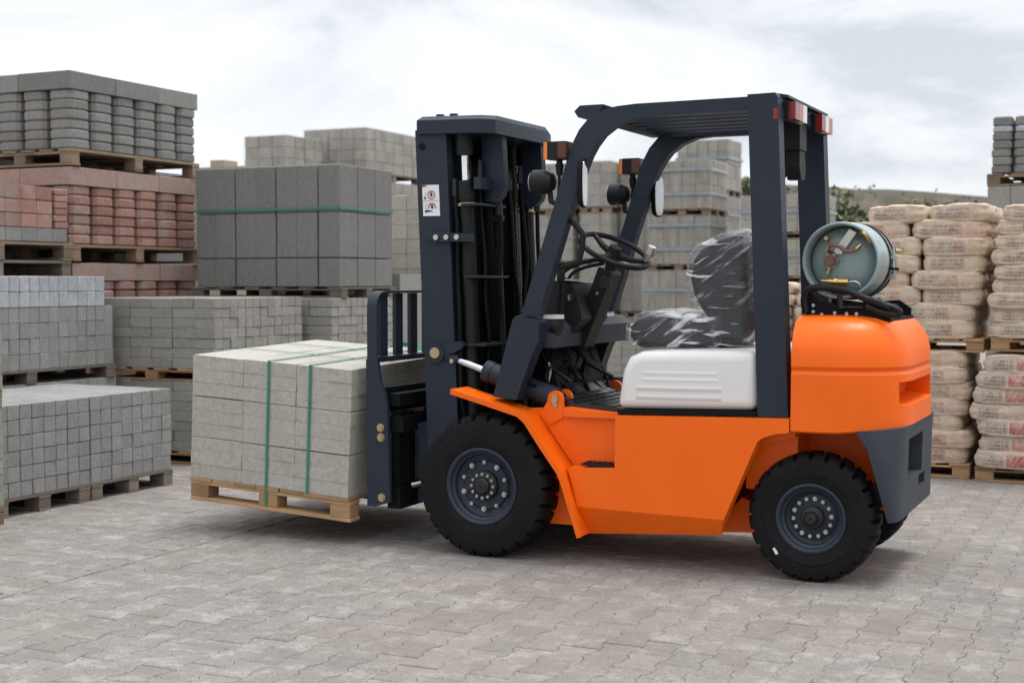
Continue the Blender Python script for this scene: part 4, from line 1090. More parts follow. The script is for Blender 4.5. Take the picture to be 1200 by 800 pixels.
# amber lights, work lamps, mirrors, grab handle
for s in (1, -1):
    y = -0.52 * s
    xa = 0.385; 
    bm = BM(); box(bm, xa - .047, xa + .050, y - 0.045, y + 0.045, 1.975, 2.062); al = P_('indicator_light', bm, 'blackp', FK, 25, 0.010)
    bm = BM(); box(bm, xa - .066, xa - .046, y - 0.045, y + 0.045, 1.977, 2.060); P_('lens', bm, 'amber', al, 25, 0.005)
    bm = BM(); box(bm, xa + .010, xa + .054, y - 0.048, y + 0.048, 1.982, 2.056); P_('lens', bm, 'amberd', al, 25, 0.006)
    bm = BM(); cyl(bm, (xa, y, 1.985), (xa, y, 1.945), 0.016, 12); cyl(bm, (xa, y, 1.955), (xa, y, 1.90), 0.022, 12, 0.014); tube(bm, [(xa, y, 1.91), (xa - .005, y, 1.80), (xa - .03, y, 1.72)], 0.008, 8)
    P_('stalk', bm, 'blackp', al, 35)
    xl = 0.305; bm = BM()
    for a, b in (((xl - .058, 0.056), (xl - .050, 0.062)), ((xl - .050, 0.062), (xl + .010, 0.060)), ((xl + .010, 0.060), (xl + .050, 0.042)), ((xl + .050, 0.042), (xl + .062, 0.020))):
        tube(bm, [(a[0], y - .01 * s, 1.868), (b[0], y - .01 * s, 1.868)], [a[1], b[1]], 22)
    wl = P_('work_lamp', bm, 'blackp', FK, 40)
    bm = BM(); cyl(bm, (xl - .062, y - .01 * s, 1.868), (xl - .058, y - .01 * s, 1.868), 0.052, 22); P_('lens', bm, 'clearlens', wl, 40)
    bm = BM(); tube(bm, [(xl + .03, y, 1.82), (xl + .035, y, 1.775), (xl + .075, y, 1.755)], 0.014, 10); P_('bracket', bm, 'blackp', wl, 40)
    # mirror: oval plate facing the driver
    bm = BM(); ring = []
    cx_, cz_ = 0.530, 1.855
    pts = [(0.055 * (abs(math.cos(t)) ** .6) * math.copysign(1, math.cos(t)), 0.118 * (abs(math.sin(t)) ** .7) * math.copysign(1, math.sin(t))) for t in [2 * math.pi * k / 28 for k in range(28)]]
    rot = R(-9) if s == 1 else R(8)
    def mp(u, v, d): return (cx_ + math.sin(rot) * u + math.cos(rot) * d + 0.04 * (1.855 - (cz_ + v)) * -1 * 0, y - 0.03 * s + math.cos(rot) * u - math.sin(rot) * d, cz_ + v)
    loft(bm, [[mp(u * .8, v * .9, -0.028) for u, v in pts], [mp(u, v, -0.012) for u, v in pts], [mp(u, v, 0.0) for u, v in pts]])
    mi = P_('mirror', bm, 'black', FK, 50)
    bm = BM(); loft(bm, [[mp(u * .9, v * .94, 0.0005) for u, v in pts], [mp(u * .89, v * .93, 0.003) for u, v in pts]]); P_('mirror_glass', bm, 'mirror', mi, 50)
    bm = BM(); tube(bm, [(0.455, y, 1.850), (0.49, y - .01 * s, 1.852), (0.515, y - .03 * s, 1.852)], 0.010, 8); P_('mirror_arm', bm, 'blackp', mi, 40)
bm = BM(); tube(bm, smooth_path([(0.428, -0.505, 1.690), (0.455, -0.505, 1.665), (0.500, -0.505, 1.615), (0.503, -0.505, 1.585), (0.490, -0.505, 1.505), (0.470, -0.505, 1.475), (0.375, -0.505, 1.450)], 4), 0.014, 10)
P_('grab_handle', bm, 'blackp', FK, 40)

# dashboard, steering column and wheel, levers
bm = BM()
prism(bm, [(0.10, 1.10), (0.31, 1.08), (0.40, 1.19), (0.385, 1.26), (0.345, 1.37), (0.20, 1.385), (0.13, 1.30)], -0.26, 0.10)
P_('dash_pod', bm, 'blackp', FK, 30, 0.015)
bm = BM(); box(bm, 0.16, 0.33, -0.24, 0.06, 1.386, 1.392); o = P_('instrument_panel', bm, 'clearlens', FK, 25, 0.002)
bm = BM(); prism(bm, [(0.14, 1.06), (0.33, 1.05), (0.345, 1.15), (0.30, 1.19), (0.16, 1.20)], -0.46, 0.60)
P_('cowl_beam', bm, 'slate2', FK, 30, 0.012)
bm = BM(); prism(bm, [(0.145, 1.198), (0.30, 1.190), (0.30, 1.2), (0.145, 1.208)], 0.12, 0.46); P_('cowl_label', bm, 'paper', FK, 0)
bm = BM(); prism(bm, [(0.02, 0.84), (0.10, 0.83), (0.17, 1.10), (0.10, 1.12)], -0.44, 0.44); prism(bm, [(0.10, 0.80), (0.30, 0.80), (0.22, 1.06), (0.12, 1.06)], -0.30, 0.36); P_('front_bulkhead', bm, 'black', FK, 30, 0.006)
bm = BM()
prism(bm, [(0.270, 1.06), (0.345, 1.04), (0.405, 1.18), (0.500, 1.415), (0.490, 1.435), (0.425, 1.455), (0.335, 1.22)], -0.10, 0.04)
cyl(bm, (0.455, -0.03, 1.42), (0.487, -0.03, 1.52), 0.030, 14)
P_('steering_column', bm, 'blackp', FK, 30, 0.012)
bm = BM()
N = Vector((0.44, -0.20, 0.88)).normalized(); U = Vector((0.88, 0.0, -0.44)).normalized(); V = N.cross(U).normalized(); C0 = Vector((0.487, -0.03, 1.540))
def sw(a, r, d=0.0): return C0 + U * (r * math.cos(a)) + V * (r * math.sin(a)) + N * d
tube(bm, [sw(2 * math.pi * k / 40, 0.188) for k in range(40)], 0.0145, 10, closed=True)
stw = P_('steering_wheel', bm, 'blackp', FK, 50)
bm = BM(); cyl(bm, C0 - N * 0.045, C0 - N * 0.005, 0.045, 20, 0.035)
for a in (R(25), R(155), R(270)):
    tube(bm, [sw(a, 0.02, -0.02), sw(a, 0.10, -0.018), sw(a, 0.18, 0)], [0.020, 0.016, 0.012], 8)
cyl(bm, C0 - N * 0.02, C0 + N * 0.022, 0.040, 20, 0.032)
P_('spokes', bm, 'blackp', stw, 40)
bm = BM(); kp = sw(R(20), 0.175, 0.01)
cyl(bm, kp, kp + N * 0.045, 0.018, 14); cyl(bm, kp + N * 0.045, kp + N * 0.085, 0.028, 16, 0.022); P_('steering_knob', bm, 'steel', stw, 40)
bm = BM(); tube(bm, smooth_path([(0.44, 0.00, 1.47), (0.50, 0.10, 1.475), (0.585, 0.17, 1.49)], 4), 0.012, 8); cyl(bm, (0.585, 0.17, 1.49), (0.63, 0.19, 1.53), 0.025, 12, 0.02); P_('shift_lever', bm, 'steel', FK, 40)
for k, (x, y, zt) in enumerate(((0.30, -0.30, 1.44), (0.27, -0.21, 1.40), (0.27, -0.15, 1.39))):
    bm = BM(); tube(bm, smooth_path([(x - 0.06, y, 0.90), (x - 0.02, y, 1.15), (x, y, zt - 0.06)], 3), 0.009, 8); lever = P_('control_lever', bm, 'black', FK, 40)
    bm = BM(); tube(bm, [(x, y, zt - .07), (x, y, zt - .05), (x, y, zt - .01), (x, y, zt + .01)], [0.012, 0.020, 0.022, 0.012], 12); P_('lever_knob', bm, 'blackp', lever, 40)
bm = BM(); tube(bm, smooth_path([(0.20, -0.10, 1.37), (0.22, -0.08, 1.43), (0.30, -0.06, 1.475), (0.42, -0.04, 1.50)], 5), 0.012, 8); tube(bm, smooth_path([(0.24, -0.07, 1.37), (0.26, -0.06, 1.42), (0.33, -0.04, 1.455), (0.43, -0.03, 1.475)], 5), 0.009, 8); P_('wiring_loom', bm, 'black', FK, 40)
for x, y, a in ((0.36, -0.30, 20), (0.33, -0.10, 25), (0.40, 0.18, 30)):
    bm = BM(); tube(bm, smooth_path([(0.18, y, 1.05), (0.24, y, 0.95), (x, y, 0.87)], 4), 0.010, 8); box(bm, x - .015, x + .045, y - .035, y + .035, 0.855, 0.868); P_('pedal', bm, 'blackp', FK, 35, 0.003)
bm = BM(); tube(bm, smooth_path([(0.24, -0.36, 0.80), (0.26, -0.34, 0.92), (0.25, -0.34, 0.97)], 4), 0.006, 8); cyl(bm, (0.25, -0.34, 0.92), (0.25, -0.34, 0.955), 0.014, 10); P_('brake_fitting', bm, 'steel', FK, 40)

rr_ = random.Random(4)
for k in range(9):
    y = -0.40 + 0.09 * k; x = rr_.uniform(0.17, 0.24)
    bm = BM(); tube(bm, smooth_path([(x - .02, y, 1.06), (x + rr_.uniform(.0, .10), y + rr_.uniform(-.08, .08), 0.98), (x + rr_.uniform(.0, .12), y + rr_.uniform(-.12, .12), 0.90), (x + rr_.uniform(.02, .16), y + rr_.uniform(-.05, .05), 0.80)], 4), rr_.uniform(.007, .013), 8); P_('cab_hose', bm, 'black', FK, 50)
# small cab fittings
bm = BM(); cyl(bm, (0.34, -0.262, 1.30), (0.34, -0.275, 1.30), 0.020, 16); dsw = P_('ignition_switch', bm, 'hub', FK, 40)
bm = BM(); box(bm, 0.336, 0.344, -0.295, -0.275, 1.285, 1.315); P_('key', bm, 'steel', dsw, 25, 0.001)
for k, z in enumerate((1.16, 1.20, 1.24)):
    bm = BM(); cyl(bm, (0.26 + k * .02, -0.262, z), (0.26 + k * .02, -0.270, z), 0.010, 12); P_('rocker_switch', bm, 'clearlens' if k == 1 else 'hub', FK, 40)
for x, z in ((0.30, 1.10), (0.37, 1.20), (0.42, 1.32), (0.46, 1.40)):
    bm = BM(); cyl(bm, (x, -0.10, z), (x, -0.107, z), 0.009, 6); P_('column_bolt', bm, 'steel', FK, 40)
bm = BM(); box(bm, 0.44, 0.50, -0.115, -0.10, 1.345, 1.405); P_('column_bracket', bm, 'hub', FK, 30, 0.004)
bm = BM(); cyl(bm, (0.31, -0.43, 1.16), (0.35, -0.43, 1.15), 0.045, 20); P_('cowl_reservoir', bm, 'blackp', FK, 40, 0.003)
bm = BM(); box(bm, 0.27, 0.36, -0.455, -0.40, 1.195, 1.215); P_('reservoir_label', bm, 'paper', FK, 25, 0.002)
bm = BM(); box(bm, 0.275, 0.32, -0.456, -0.40, 1.2155, 1.217); P_('label_print', bm, 'ink', FK, 0)
# seat in crumpled film
def soft(name, poly, y0, y1, mat, parent, bev, sub=1, disp=0.0, grow=0.0, fs=8, seed=0.0, cuts=0):
    bm = BM(); prism(bm, poly, y0, y1)
    bmesh.ops.recalc_face_normals(bm, faces=bm.faces)
    bmesh.ops.bevel(bm, geom=[e for e in bm.edges if e.calc_face_angle(0) > R(50)], offset=bev, segments=3, affect='EDGES', profile=0.5)
    if cuts:
        bmesh.ops.triangulate(bm, faces=[f for f in bm.faces if len(f.verts) > 4])
        for _ in range(cuts): bmesh.ops.subdivide_edges(bm, edges=[e for e in bm.edges if e.calc_length() > 0.022], cuts=1, use_grid_fill=False); bmesh.ops.triangulate(bm, faces=[f for f in bm.faces if len(f.verts) > 4])
    bmesh.ops.recalc_face_normals(bm, faces=bm.faces); bm.normal_update()
    if grow or disp:
        mv = []
        for v in bm.verts:
            p = v.co
            q = Vector((p.x * 0.6 + p.z * 0.9, p.y * 0.8, p.z * 0.4 - p.x * 0.5)) * fs
            d = (noise.ridged_multi_fractal(q + Vector((seed, 0, 0)), 0.9, 2.1, 3, 1.0, 2.0) - 1.0) * disp if disp else 0
            mv.append((v, v.normal * (grow + d)))
        for v, d in mv: v.co += d
    return P_(name, bm, mat, parent, 50)
bm = BM(); box(bm, 0.74, 1.18, -0.20, 0.16, 1.055, 1.085); seat = P_('seat', bm, 'black', FK, 30, 0.005)
CU = [(0.650, 1.155), (0.652, 1.10), (0.690, 1.052), (1.10, 1.062), (1.12, 1.19), (1.00, 1.205), (0.84, 1.215), (0.76, 1.212), (0.690, 1.192)]
BK = [(0.962, 1.395), (0.978, 1.49), (1.022, 1.545), (1.115, 1.588), (1.205, 1.610), (1.245, 1.590), (1.255, 1.20), (1.245, 1.085), (1.10, 1.085), (1.060, 1.19), (1.015, 1.25), (0.982, 1.31)]
soft('cushion', CU, -0.255, 0.215, 'seat', seat, 0.035)
soft('backrest', BK, -0.245, 0.205, 'seat', seat, 0.035)
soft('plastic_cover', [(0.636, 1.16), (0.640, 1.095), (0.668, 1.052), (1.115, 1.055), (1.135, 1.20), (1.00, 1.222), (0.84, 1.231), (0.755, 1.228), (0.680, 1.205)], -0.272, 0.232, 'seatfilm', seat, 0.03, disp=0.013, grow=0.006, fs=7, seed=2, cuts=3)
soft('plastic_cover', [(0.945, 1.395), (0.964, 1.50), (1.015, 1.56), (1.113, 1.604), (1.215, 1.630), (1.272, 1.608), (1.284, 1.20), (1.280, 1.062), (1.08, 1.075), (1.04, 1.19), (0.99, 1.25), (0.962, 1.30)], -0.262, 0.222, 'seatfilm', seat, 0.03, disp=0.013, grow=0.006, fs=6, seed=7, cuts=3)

# ------------------------------------------------------------------ mast
def lean(z): return 0.008 - 0.044 * (z - 0.6)
def mbox(bm, x0, x1, y0, y1, z0, z1):
    for v in box(bm, x0, x1, y0, y1, z0, z1): v.co.x += lean(v.co.z)
def mcyl(bm, x, y, z0, z1, r, seg=16): cyl(bm, (x + lean(z0), y, z0), (x + lean(z1), y, z1), r, seg)
mast = thing('mast', '', '', (0, 0, 0)); del mast['label']; del mast['category']; mast.parent = FK
for s in (1, -1):
    bm = BM()
    # outer rail: channel section open to the inside
    ya, yb = sorted((-0.44 * s, -0.418 * s)); mbox(bm, -0.405, -0.225, ya, yb, 0.16, 2.165)
    yc, yd = sorted((-0.418 * s, -0.35 * s)); mbox(bm, -0.405, -0.378, yc, yd, 0.16, 2.165); mbox(bm, -0.250, -0.2252, yc, yd, 0.16, 2.165)
    P_('outer_rail', bm, 'slate', mast, 25, 0.004)
    bm = BM()
    ya, yb = sorted((-0.345 * s, -0.325 * s)); mbox(bm, -0.37, -0.20, ya, yb, 0.30, 2.13)
    yc, yd = sorted((-0.325 * s, -0.26 * s)); mbox(bm, -0.37, -0.345, yc, yd, 0.30, 2.13); mbox(bm, -0.226, -0.2002, yc, yd, 0.30, 2.13)
    P_('inner_rail', bm, 'black', mast, 25, 0.004)
    # lift cylinder behind the rail
    yq = -0.375 * s
    bm = BM(); mcyl(bm, -0.155, yq, 0.45, 1.86, 0.040, 18); mcyl(bm, -0.155, yq, 1.80, 1.90, 0.047, 18); mcyl(bm, -0.155, yq, 2.03, 2.14, 0.046, 16)
    lc = P_('lift_cylinder', bm, 'blackp', mast, 40, 0.003)
    bm = BM(); mcyl(bm, -0.155, yq, 1.90, 2.06, 0.024, 16); P_('lift_rod', bm, 'chrome', lc, 40)
    bm = BM(); mcyl(bm, -0.155, yq, 1.770, 1.785, 0.052, 18); P_('gland_ring', bm, 'bolt', lc, 40)
    # rear stay plate hanging from the cap
    bm = BM(); ya, yb = sorted((-0.275 * s, -0.22 * s))
    prism(bm, [(-0.165, 2.15), (-0.045, 2.15), (-0.028, 1.88), (-0.045, 1.825), (-0.085, 1.79), (-0.14, 1.80), (-0.15, 1.86)], ya, yb)
    P_('stay_plate', bm, 'slate', mast, 25, 0.008)
    bm = BM(); ya, yb = sorted((-0.41 * s, -0.27 * s)); prism(bm, [(-0.14, 1.855), (-0.10, 1.855), (-0.10, 1.915), (-0.14, 1.915)], ya, yb); P_('cylinder_bracket', bm, 'slate', mast, 25, 0.004)
    # lift chain
    yh = -0.115 * s
    ch = BM()
    for k in range(46):
        z = 0.55 + k * 0.034; x = -0.105 + lean(z)
        box(ch, x - .010, x + .010, yh - .020, yh - .008, z, z + .026); box(ch, x - .010, x + .010, yh + .008, yh + .020, z, z + .026); box(ch, x - .007, x + .007, yh - .007, yh + .007, z + .015, z + .041)
    o = P_('lift_chain', ch, 'chain', mast, 0); 
    bm = BM(); revolve_y(bm, [(0.004, -0.03), (0.065, -0.03), (0.07, -0.025), (0.055, -0.012), (0.055, 0.012), (0.07, 0.025), (0.065, 0.03), (0.004, 0.03)], (-0.165 + lean(2.05), yh, 2.06), 28); P_('chain_sheave', bm, 'black', mast, 35)
bm = BM()
for z, h in ((2.08, 0.10), (1.35, 0.10), (0.62, 0.14)): mbox(bm, -0.395, -0.32, -0.416, 0.416, z, z + h)
P_('cross_member', bm, 'slate', mast, 25, 0.006)
bm = BM(); mcyl(bm, -0.27, 0.10, 0.35, 1.55, 0.055, 20); mcyl(bm, -0.27, 0.10, 1.55, 1.98, 0.032, 16); P_('free_lift_cylinder', bm, 'black', mast, 40)
# rail filling parts seen between the rails: carriage rollers plate and hose tray
bm = BM(); mbox(bm, -0.315, -0.295, -0.20, 0.24, 0.75, 2.10); P_('hose_tray', bm, 'black', mast, 25, 0.003)
# cap: bevelled rain cover on top
bm = BM()
cp = [(-0.445, -0.460), (-0.09, -0.460), (-0.02, -0.40), (-0.01, 0.25), (-0.060, 0.40), (-0.445, 0.40)]
loft(bm, [[(x + 0.0, y, 2.135) for x, y in cp], [(x, y, 2.150) for x, y in cp], [(x, y, 2.205) for x, y in cp], [(x * 0.94 - .012, y * 0.92, 2.228) for x, y in cp]])
for v in bm.verts: v.co.z += (-v.co.x - 0.05) * 0.02 + (-0.03 * max(0, (v.co.y - 0.28)))
P_('mast_cap', bm, 'slate', mast, 25, 0.006)
bm = BM(); cyl(bm, (-0.36, -0.36, 2.226), (-0.36, -0.36, 2.25), 0.022, 6); cyl(bm, (-0.28, -0.36, 2.226), (-0.28, -0.36, 2.25), 0.022, 6); P_('cap_bolt', bm, 'slate', mast, 30)
bm = BM(); cyl(bm, (-0.425, -0.440, 2.08), (-0.425, -0.447, 2.08), 0.018, 16); P_('rail_plug', bm, 'black', mast, 30)
# clamp with three bright fittings
bm = BM(); prism(bm, [(-0.40, 1.615), (-0.375, 1.635), (-0.20, 1.628), (-0.13, 1.625), (-0.13, 1.585), (-0.35, 1.585)], -0.47, -0.43); hc = P_('hose_clamp', bm, 'slate', mast, 25, 0.004)
for x in (-0.325, -0.265, -0.205):
    bm = BM(); cyl(bm, (x, -0.47, 1.608), (x, -0.482, 1.608), 0.014, 12); P_('fitting', bm, 'steel', hc, 40)
# hoses
for k, (x, y, zt, zb, r) in enumerate(((-0.20, -0.42, 1.85, 0.62, .012), (-0.17, -0.30, 1.95, 0.62, .012), (-0.10, -0.31, 1.95, 0.62, .011), (-0.06, -0.20, 1.76, 0.62, .013), (-0.08, 0.02, 1.9, 0.6, .012), (-0.10, 0.20, 1.95, 0.6, .013), (-0.05, 0.28, 1.8, 0.6, .012), (-0.12, 0.34, 2.0, 0.6, .010))):
    r_ = random.Random(k)
    pts = [(x + lean(z) + r_.uniform(-.012, .012), y + r_.uniform(-.02, .02), z) for z in [zb + (zt - zb) * q / 6 for q in range(7)]]
    bm = BM(); tube(bm, smooth_path(pts, 5), r, 8); h_ = P_('hydraulic_hose', bm, 'black', mast, 50)
    bm = BM(); z = zt; p = pts[-1]; cyl(bm, (p[0], p[1], z - .03), (p[0], p[1], z + .03), r * 1.5, 6); cyl(bm, (p[0], p[1], z + .03), (p[0], p[1], z + .06), r * 1.1, 10); P_('hose_fitting', bm, 'hub', h_, 40)
bm = BM(); mcyl(bm, -0.075, -0.165, 0.9, 1.76, 0.011, 10); mcyl(bm, -0.075, -0.165, 1.70, 1.73, 0.03, 12); P_('hydraulic_pipe', bm, 'hub', mast, 40)
bm = BM()
for z in (1.77, 1.40, 1.05): mbox(bm, -0.16, -0.05, -0.43, -0.12, z, z + 0.012)
P_('hose_guide', bm, 'hub', mast, 25)
# sticker with two round pictograms
bm = BM(); y = -0.4415
for v in box(bm, -0.388, -0.290, y, y + 0.002, 1.720, 1.880): v.co.x += lean(v.co.z) + 0.012
st = P_('warning_sticker', bm, 'paper', mast, 0)
def flat(name, pts, mat, dy=0.0008, th=0.0006):
    bm = BM(); prism(bm, [(x + lean(z) + 0.012, z) for x, z in pts], y - dy - th, y - dy); return P_(name, bm, mat, st, 0)
def ring_pts(cx, cz, r0, r1, n=20, a0=0, a1=360):
    A = [R(a0 + (a1 - a0) * k / n) for k in range(n + 1)]
    return [(cx + r1 * math.cos(t), cz + r1 * math.sin(t)) for t in A] + [(cx + r0 * math.cos(t), cz + r0 * math.sin(t)) for t in A[::-1]]
for cz, cxx in ((1.828, -0.336), (1.765, -0.334)):
    flat('pictogram_ring', ring_pts(cxx, cz, 0.018, 0.0225, 24, 0, 359) if cz > 1.8 else ring_pts(cxx, cz, 0.017, 0.0225, 20, -20, 200), 'ink')
    flat('pictogram_figure', [(cxx - .008, cz - .004), (cxx + .004, cz - .010), (cxx + .009, cz + .003), (cxx + .002, cz + .010), (cxx - .005, cz + .006)], 'inkb', 0.0016)
    flat('pictogram_mark', [(cxx - .010, cz + .009), (cxx + .008, cz + .009), (cxx + .006, cz + .0135), (cxx - .008, cz + .0135)], 'inkr', 0.0022)
    flat('pictogram_line', ring_pts(cxx - .018, cz, 0.018, 0.0195, 10, 130, 230), 'ink', 0.0016)
flat('sticker_line', [(-0.386, 1.7985), (-0.292, 1.7985), (-0.292, 1.7995), (-0.386, 1.7995)], 'inkb')
flat('warning_corner', [(-0.387, 1.868), (-0.356, 1.876), (-0.372, 1.8795), (-0.387, 1.8795)], 'inkr')
flat('small_person', [(-0.378, 1.806), (-0.370, 1.806), (-0.370, 1.817), (-0.374, 1.821), (-0.378, 1.817)], 'inkb')
flat('small_floor', [(-0.378, 1.738), (-0.340, 1.742), (-0.325, 1.738), (-0.340, 1.748), (-0.365, 1.752), (-0.378, 1.745)], 'inkb')

# load backrest and carriage
cg = thing('carriage', '', '', (0, 0, 0)); del cg['label']; del cg['category']; cg.parent = FK
bm = BM()
path = [(-0.60, 0.98), (-0.60, 1.20), (-0.60, 1.255), (-0.592, 1.285), (-0.572, 1.310), (-0.545, 1.326), (-0.50, 1.332), (0.50, 1.332), (0.545, 1.326), (0.572, 1.310), (0.592, 1.285), (0.60, 1.255), (0.60, 1.20), (0.60, 0.98)]
V = [(bm.verts.new((-0.665, yy, zz)), bm.verts.new((-0.607, yy, zz)), bm.verts.new((-0.607, yy * 0.982, zz - (0.012 if abs(yy) < .56 else 0.002))), bm.verts.new((-0.665, yy * 0.982, zz - (0.012 if abs(yy) < .56 else 0.002)))) for yy, zz in path]
for A, B in zip(V, V[1:]):
    for k in range(4): bm.faces.new((A[k], A[(k + 1) % 4], B[(k + 1) % 4], B[k]))
bm.faces.new(V[0][::-1]); bm.faces.new(V[-1])
P_('backrest_frame', bm, 'slate', cg, 30)
for s in (1, -1):
    bm = BM(); prism(bm, [(-0.672, 0.98), (-0.605, 0.98), (-0.588, 0.86), (-0.560, 0.80), (-0.548, 0.74), (-0.530, 0.24), (-0.622, 0.212), (-0.668, 0.215)], *sorted((-0.60 * s, -0.575 * s)))
    up = P_('side_plate', bm, 'slate', cg, 25, 0.004)
    for x, z in ((-0.585, 0.625), (-0.583, 0.575), (-0.580, 0.262)):
        bm = BM(); cyl(bm, (x, -0.600 * s, z), (x, -0.612 * s, z), 0.017, 6); cyl(bm, (x, -0.600 * s, z), (x, -0.604 * s, z), 0.022, 16); P_('bolt', bm, 'bolt', up, 30)
    # roller bracket
    bm = BM(); ya, yb = sorted((-0.40 * s, -0.36 * s)); prism(bm, [(-0.475, 0.635), (-0.36, 0.665), (-0.33, 0.60), (-0.33, 0.24), (-0.475, 0.215)], ya, yb); P_('roller_bracket', bm, 'slate', cg, 25, 0.008)
for k in range(7):
    y = -0.485 + k * 0.1617 * 1.0
    y = -0.483 + k * 0.161
    bm = BM(); box(bm, -0.650, -0.630, y - 0.038, y + 0.038, 0.990, 1.318); P_('backrest_bar', bm, 'slate', cg, 25, 0.003)
bm = BM(); box(bm, -0.655, -0.600, -0.574, 0.574, 0.962, 0.988); P_('backrest_rail', bm, 'slate', cg, 25, 0.003)
bm = BM(); box(bm, -0.640, -0.585, -0.573, 0.573, 0.70, 0.83); P_('carriage_plate', bm, 'black', cg, 25, 0.006)
for z0, z1, x0, x1 in ((0.735, 0.80, -0.575, -0.50), (0.60, 0.68, -0.56, -0.48), (0.20, 0.31, -0.575, -0.50)):
    bm = BM(); box(bm, x0, x1, -0.55, 0.55, z0, z1); P_('carriage_bar', bm, 'black', cg, 25, 0.010)
bm = BM()
for y in (-0.50, -0.40, -0.15, 0.15, 0.40): box(bm, -0.560, -0.515, y - 0.03, y + 0.03, 0.22, 0.70)
P_('carriage_upright', bm, 'black', cg, 25, 0.005)
bm = BM(); cyl(bm, (-0.50, -0.43, 0.31), (-0.46, -0.40, 0.318), 0.015, 12); P_('grease_cylinder', bm, 'steel', cg, 40)
# two forks under the load (the load is tilted back on them)
TL = R(3.3)
for y in (-0.27, 0.27):
    bm = BM(); prism(bm, [(-0.60, 0.60), (-0.645, 0.60), (-0.668, 0.26), (-0.668, 0.222), (-1.66, 0.282), (-1.66, 0.268), (-0.68, 0.188), (-0.62, 0.190), (-0.60, 0.23)], y - 0.06, y + 0.06); P_('fork', bm, 'black', cg, 25, 0.005)

# ------------------------------------------------------------------ gas bottle, cradle
bm = BM()
box(bm, 1.565, 1.955, -0.345, 0.28, 1.200, 1.215)
prism(bm, [(1.565, 1.215), (1.955, 1.215), (1.965, 1.26), (1.90, 1.305), (1.82, 1.285), (1.72, 1.278), (1.62, 1.290), (1.575, 1.335), (1.560, 1.33)], -0.345, -0.325)
prism(bm, [(1.565, 1.215), (1.955, 1.215), (1.955, 1.25), (1.90, 1.29), (1.82, 1.285), (1.72, 1.278), (1.62, 1.290), (1.565, 1.335)], 0.20, 0.22)
box(bm, 1.60, 1.90, -0.325, 0.20, 1.232, 1.272)
cr_ = P_('bottle_cradle', bm, 'black', FK, 30, 0.004)
bm = BM()
for x, z in ((1.60, 1.27), (1.60, 1.24), (1.64, 1.228), (1.70, 1.235), (1.755, 1.232), (1.80, 1.232)): cyl(bm, (x, -0.345, z), (x, -0.352, z), 0.008, 8)
o = P_('cradle_bolts', bm, 'steel', cr_, 40); o['kind'] = 'stuff'
bm = BM(); hp = smooth_path([(1.570, -0.37, 1.235), (1.562, -0.37, 1.30), (1.585, -0.37, 1.345), (1.66, -0.37, 1.352), (1.76, -0.375, 1.338), (1.84, -0.38, 1.305), (1.96, -0.385, 1.262)], 5)
tube(bm, hp, 0.017, 10)
loop = [(1.86, -0.385, 1.302), (1.93, -0.385, 1.278), (1.995, -0.385, 1.252), (2.00, -0.385, 1.235), (1.985, -0.385, 1.228), (1.92, -0.385, 1.240), (1.85, -0.385, 1.268)]
tube(bm, smooth_path(loop, 4), 0.014, 10)
P_('cradle_lever', bm, 'blackp', cr_, 50)
bm = BM(); tube(bm, [(1.72, -0.36, 1.342), (1.73, -0.36, 1.255)], 0.012, 8); tube(bm, [(1.735, -0.36, 1.262), (1.83, -0.36, 1.262)], 0.006, 8); P_('cradle_latch', bm, 'hub', cr_, 40)

TK = thing('gas_bottle', 'grey-green gas bottle lying on the forklift counterweight', 'gas bottle', (-3.103 + 1.722, 6.90 - 0.35, 1.478))
def T_(name, bm, mat, parent=TK, smooth=35, bevel=0): return finish(name, bm, mat, parent, smooth, None, bevel)
bm = BM()
rb = 0.180
revolve_y(bm, [(0.003, 0.062), (0.06, 0.064), (0.11, 0.074), (0.145, 0.092), (0.158, 0.11), (0.160, 0.125), (0.162, 0.02), (0.164, 0.006), (0.170, 0.0), (0.176, 0.002), (0.179, 0.012), (0.180, 0.03), (0.180, 0.10), (0.1805, 0.18), (0.184, 0.20), (0.184, 0.215), (0.1805, 0.235), (0.180, 0.42), (0.176, 0.47), (0.16, 0.51), (0.13, 0.54), (0.09, 0.56), (0.003, 0.57)], (0, 0, 0), 64)
bot = T_('bottle_body', bm, 'tank', TK, 40)
for yb in (0.27, 0.37):
    bm = BM(); revolve_y(bm, [(0.1815, yb - .012), (0.1855, yb - .012), (0.1855, yb + .012), (0.1815, yb + .012)], (0, 0, 0), 56)
    cyl(bm, (0.17, yb - .008, -0.03), (0.205, yb - .008, -0.04), 0.007, 8); T_('strap', bm, 'black', TK, 30)
bm = BM(); box(bm, 0.172, 0.198, 0.26, 0.38, 0.01, 0.022); cyl(bm, (0.19, 0.30, -0.05), (0.19, 0.30, 0.06), 0.007, 8); box(bm, 0.17, 0.20, 0.30, 0.34, -0.09, -0.06); T_('strap_buckle', bm, 'steel', TK, 30, 0.002)
bm = BM(); cyl(bm, (0.185, 0.38, 0.05), (0.215, 0.40, 0.05), 0.012, 8); box(bm, 0.195, 0.225, 0.385, 0.40, 0.035, 0.07); T_('strap_wing_nut', bm, 'bolt', TK, 30)
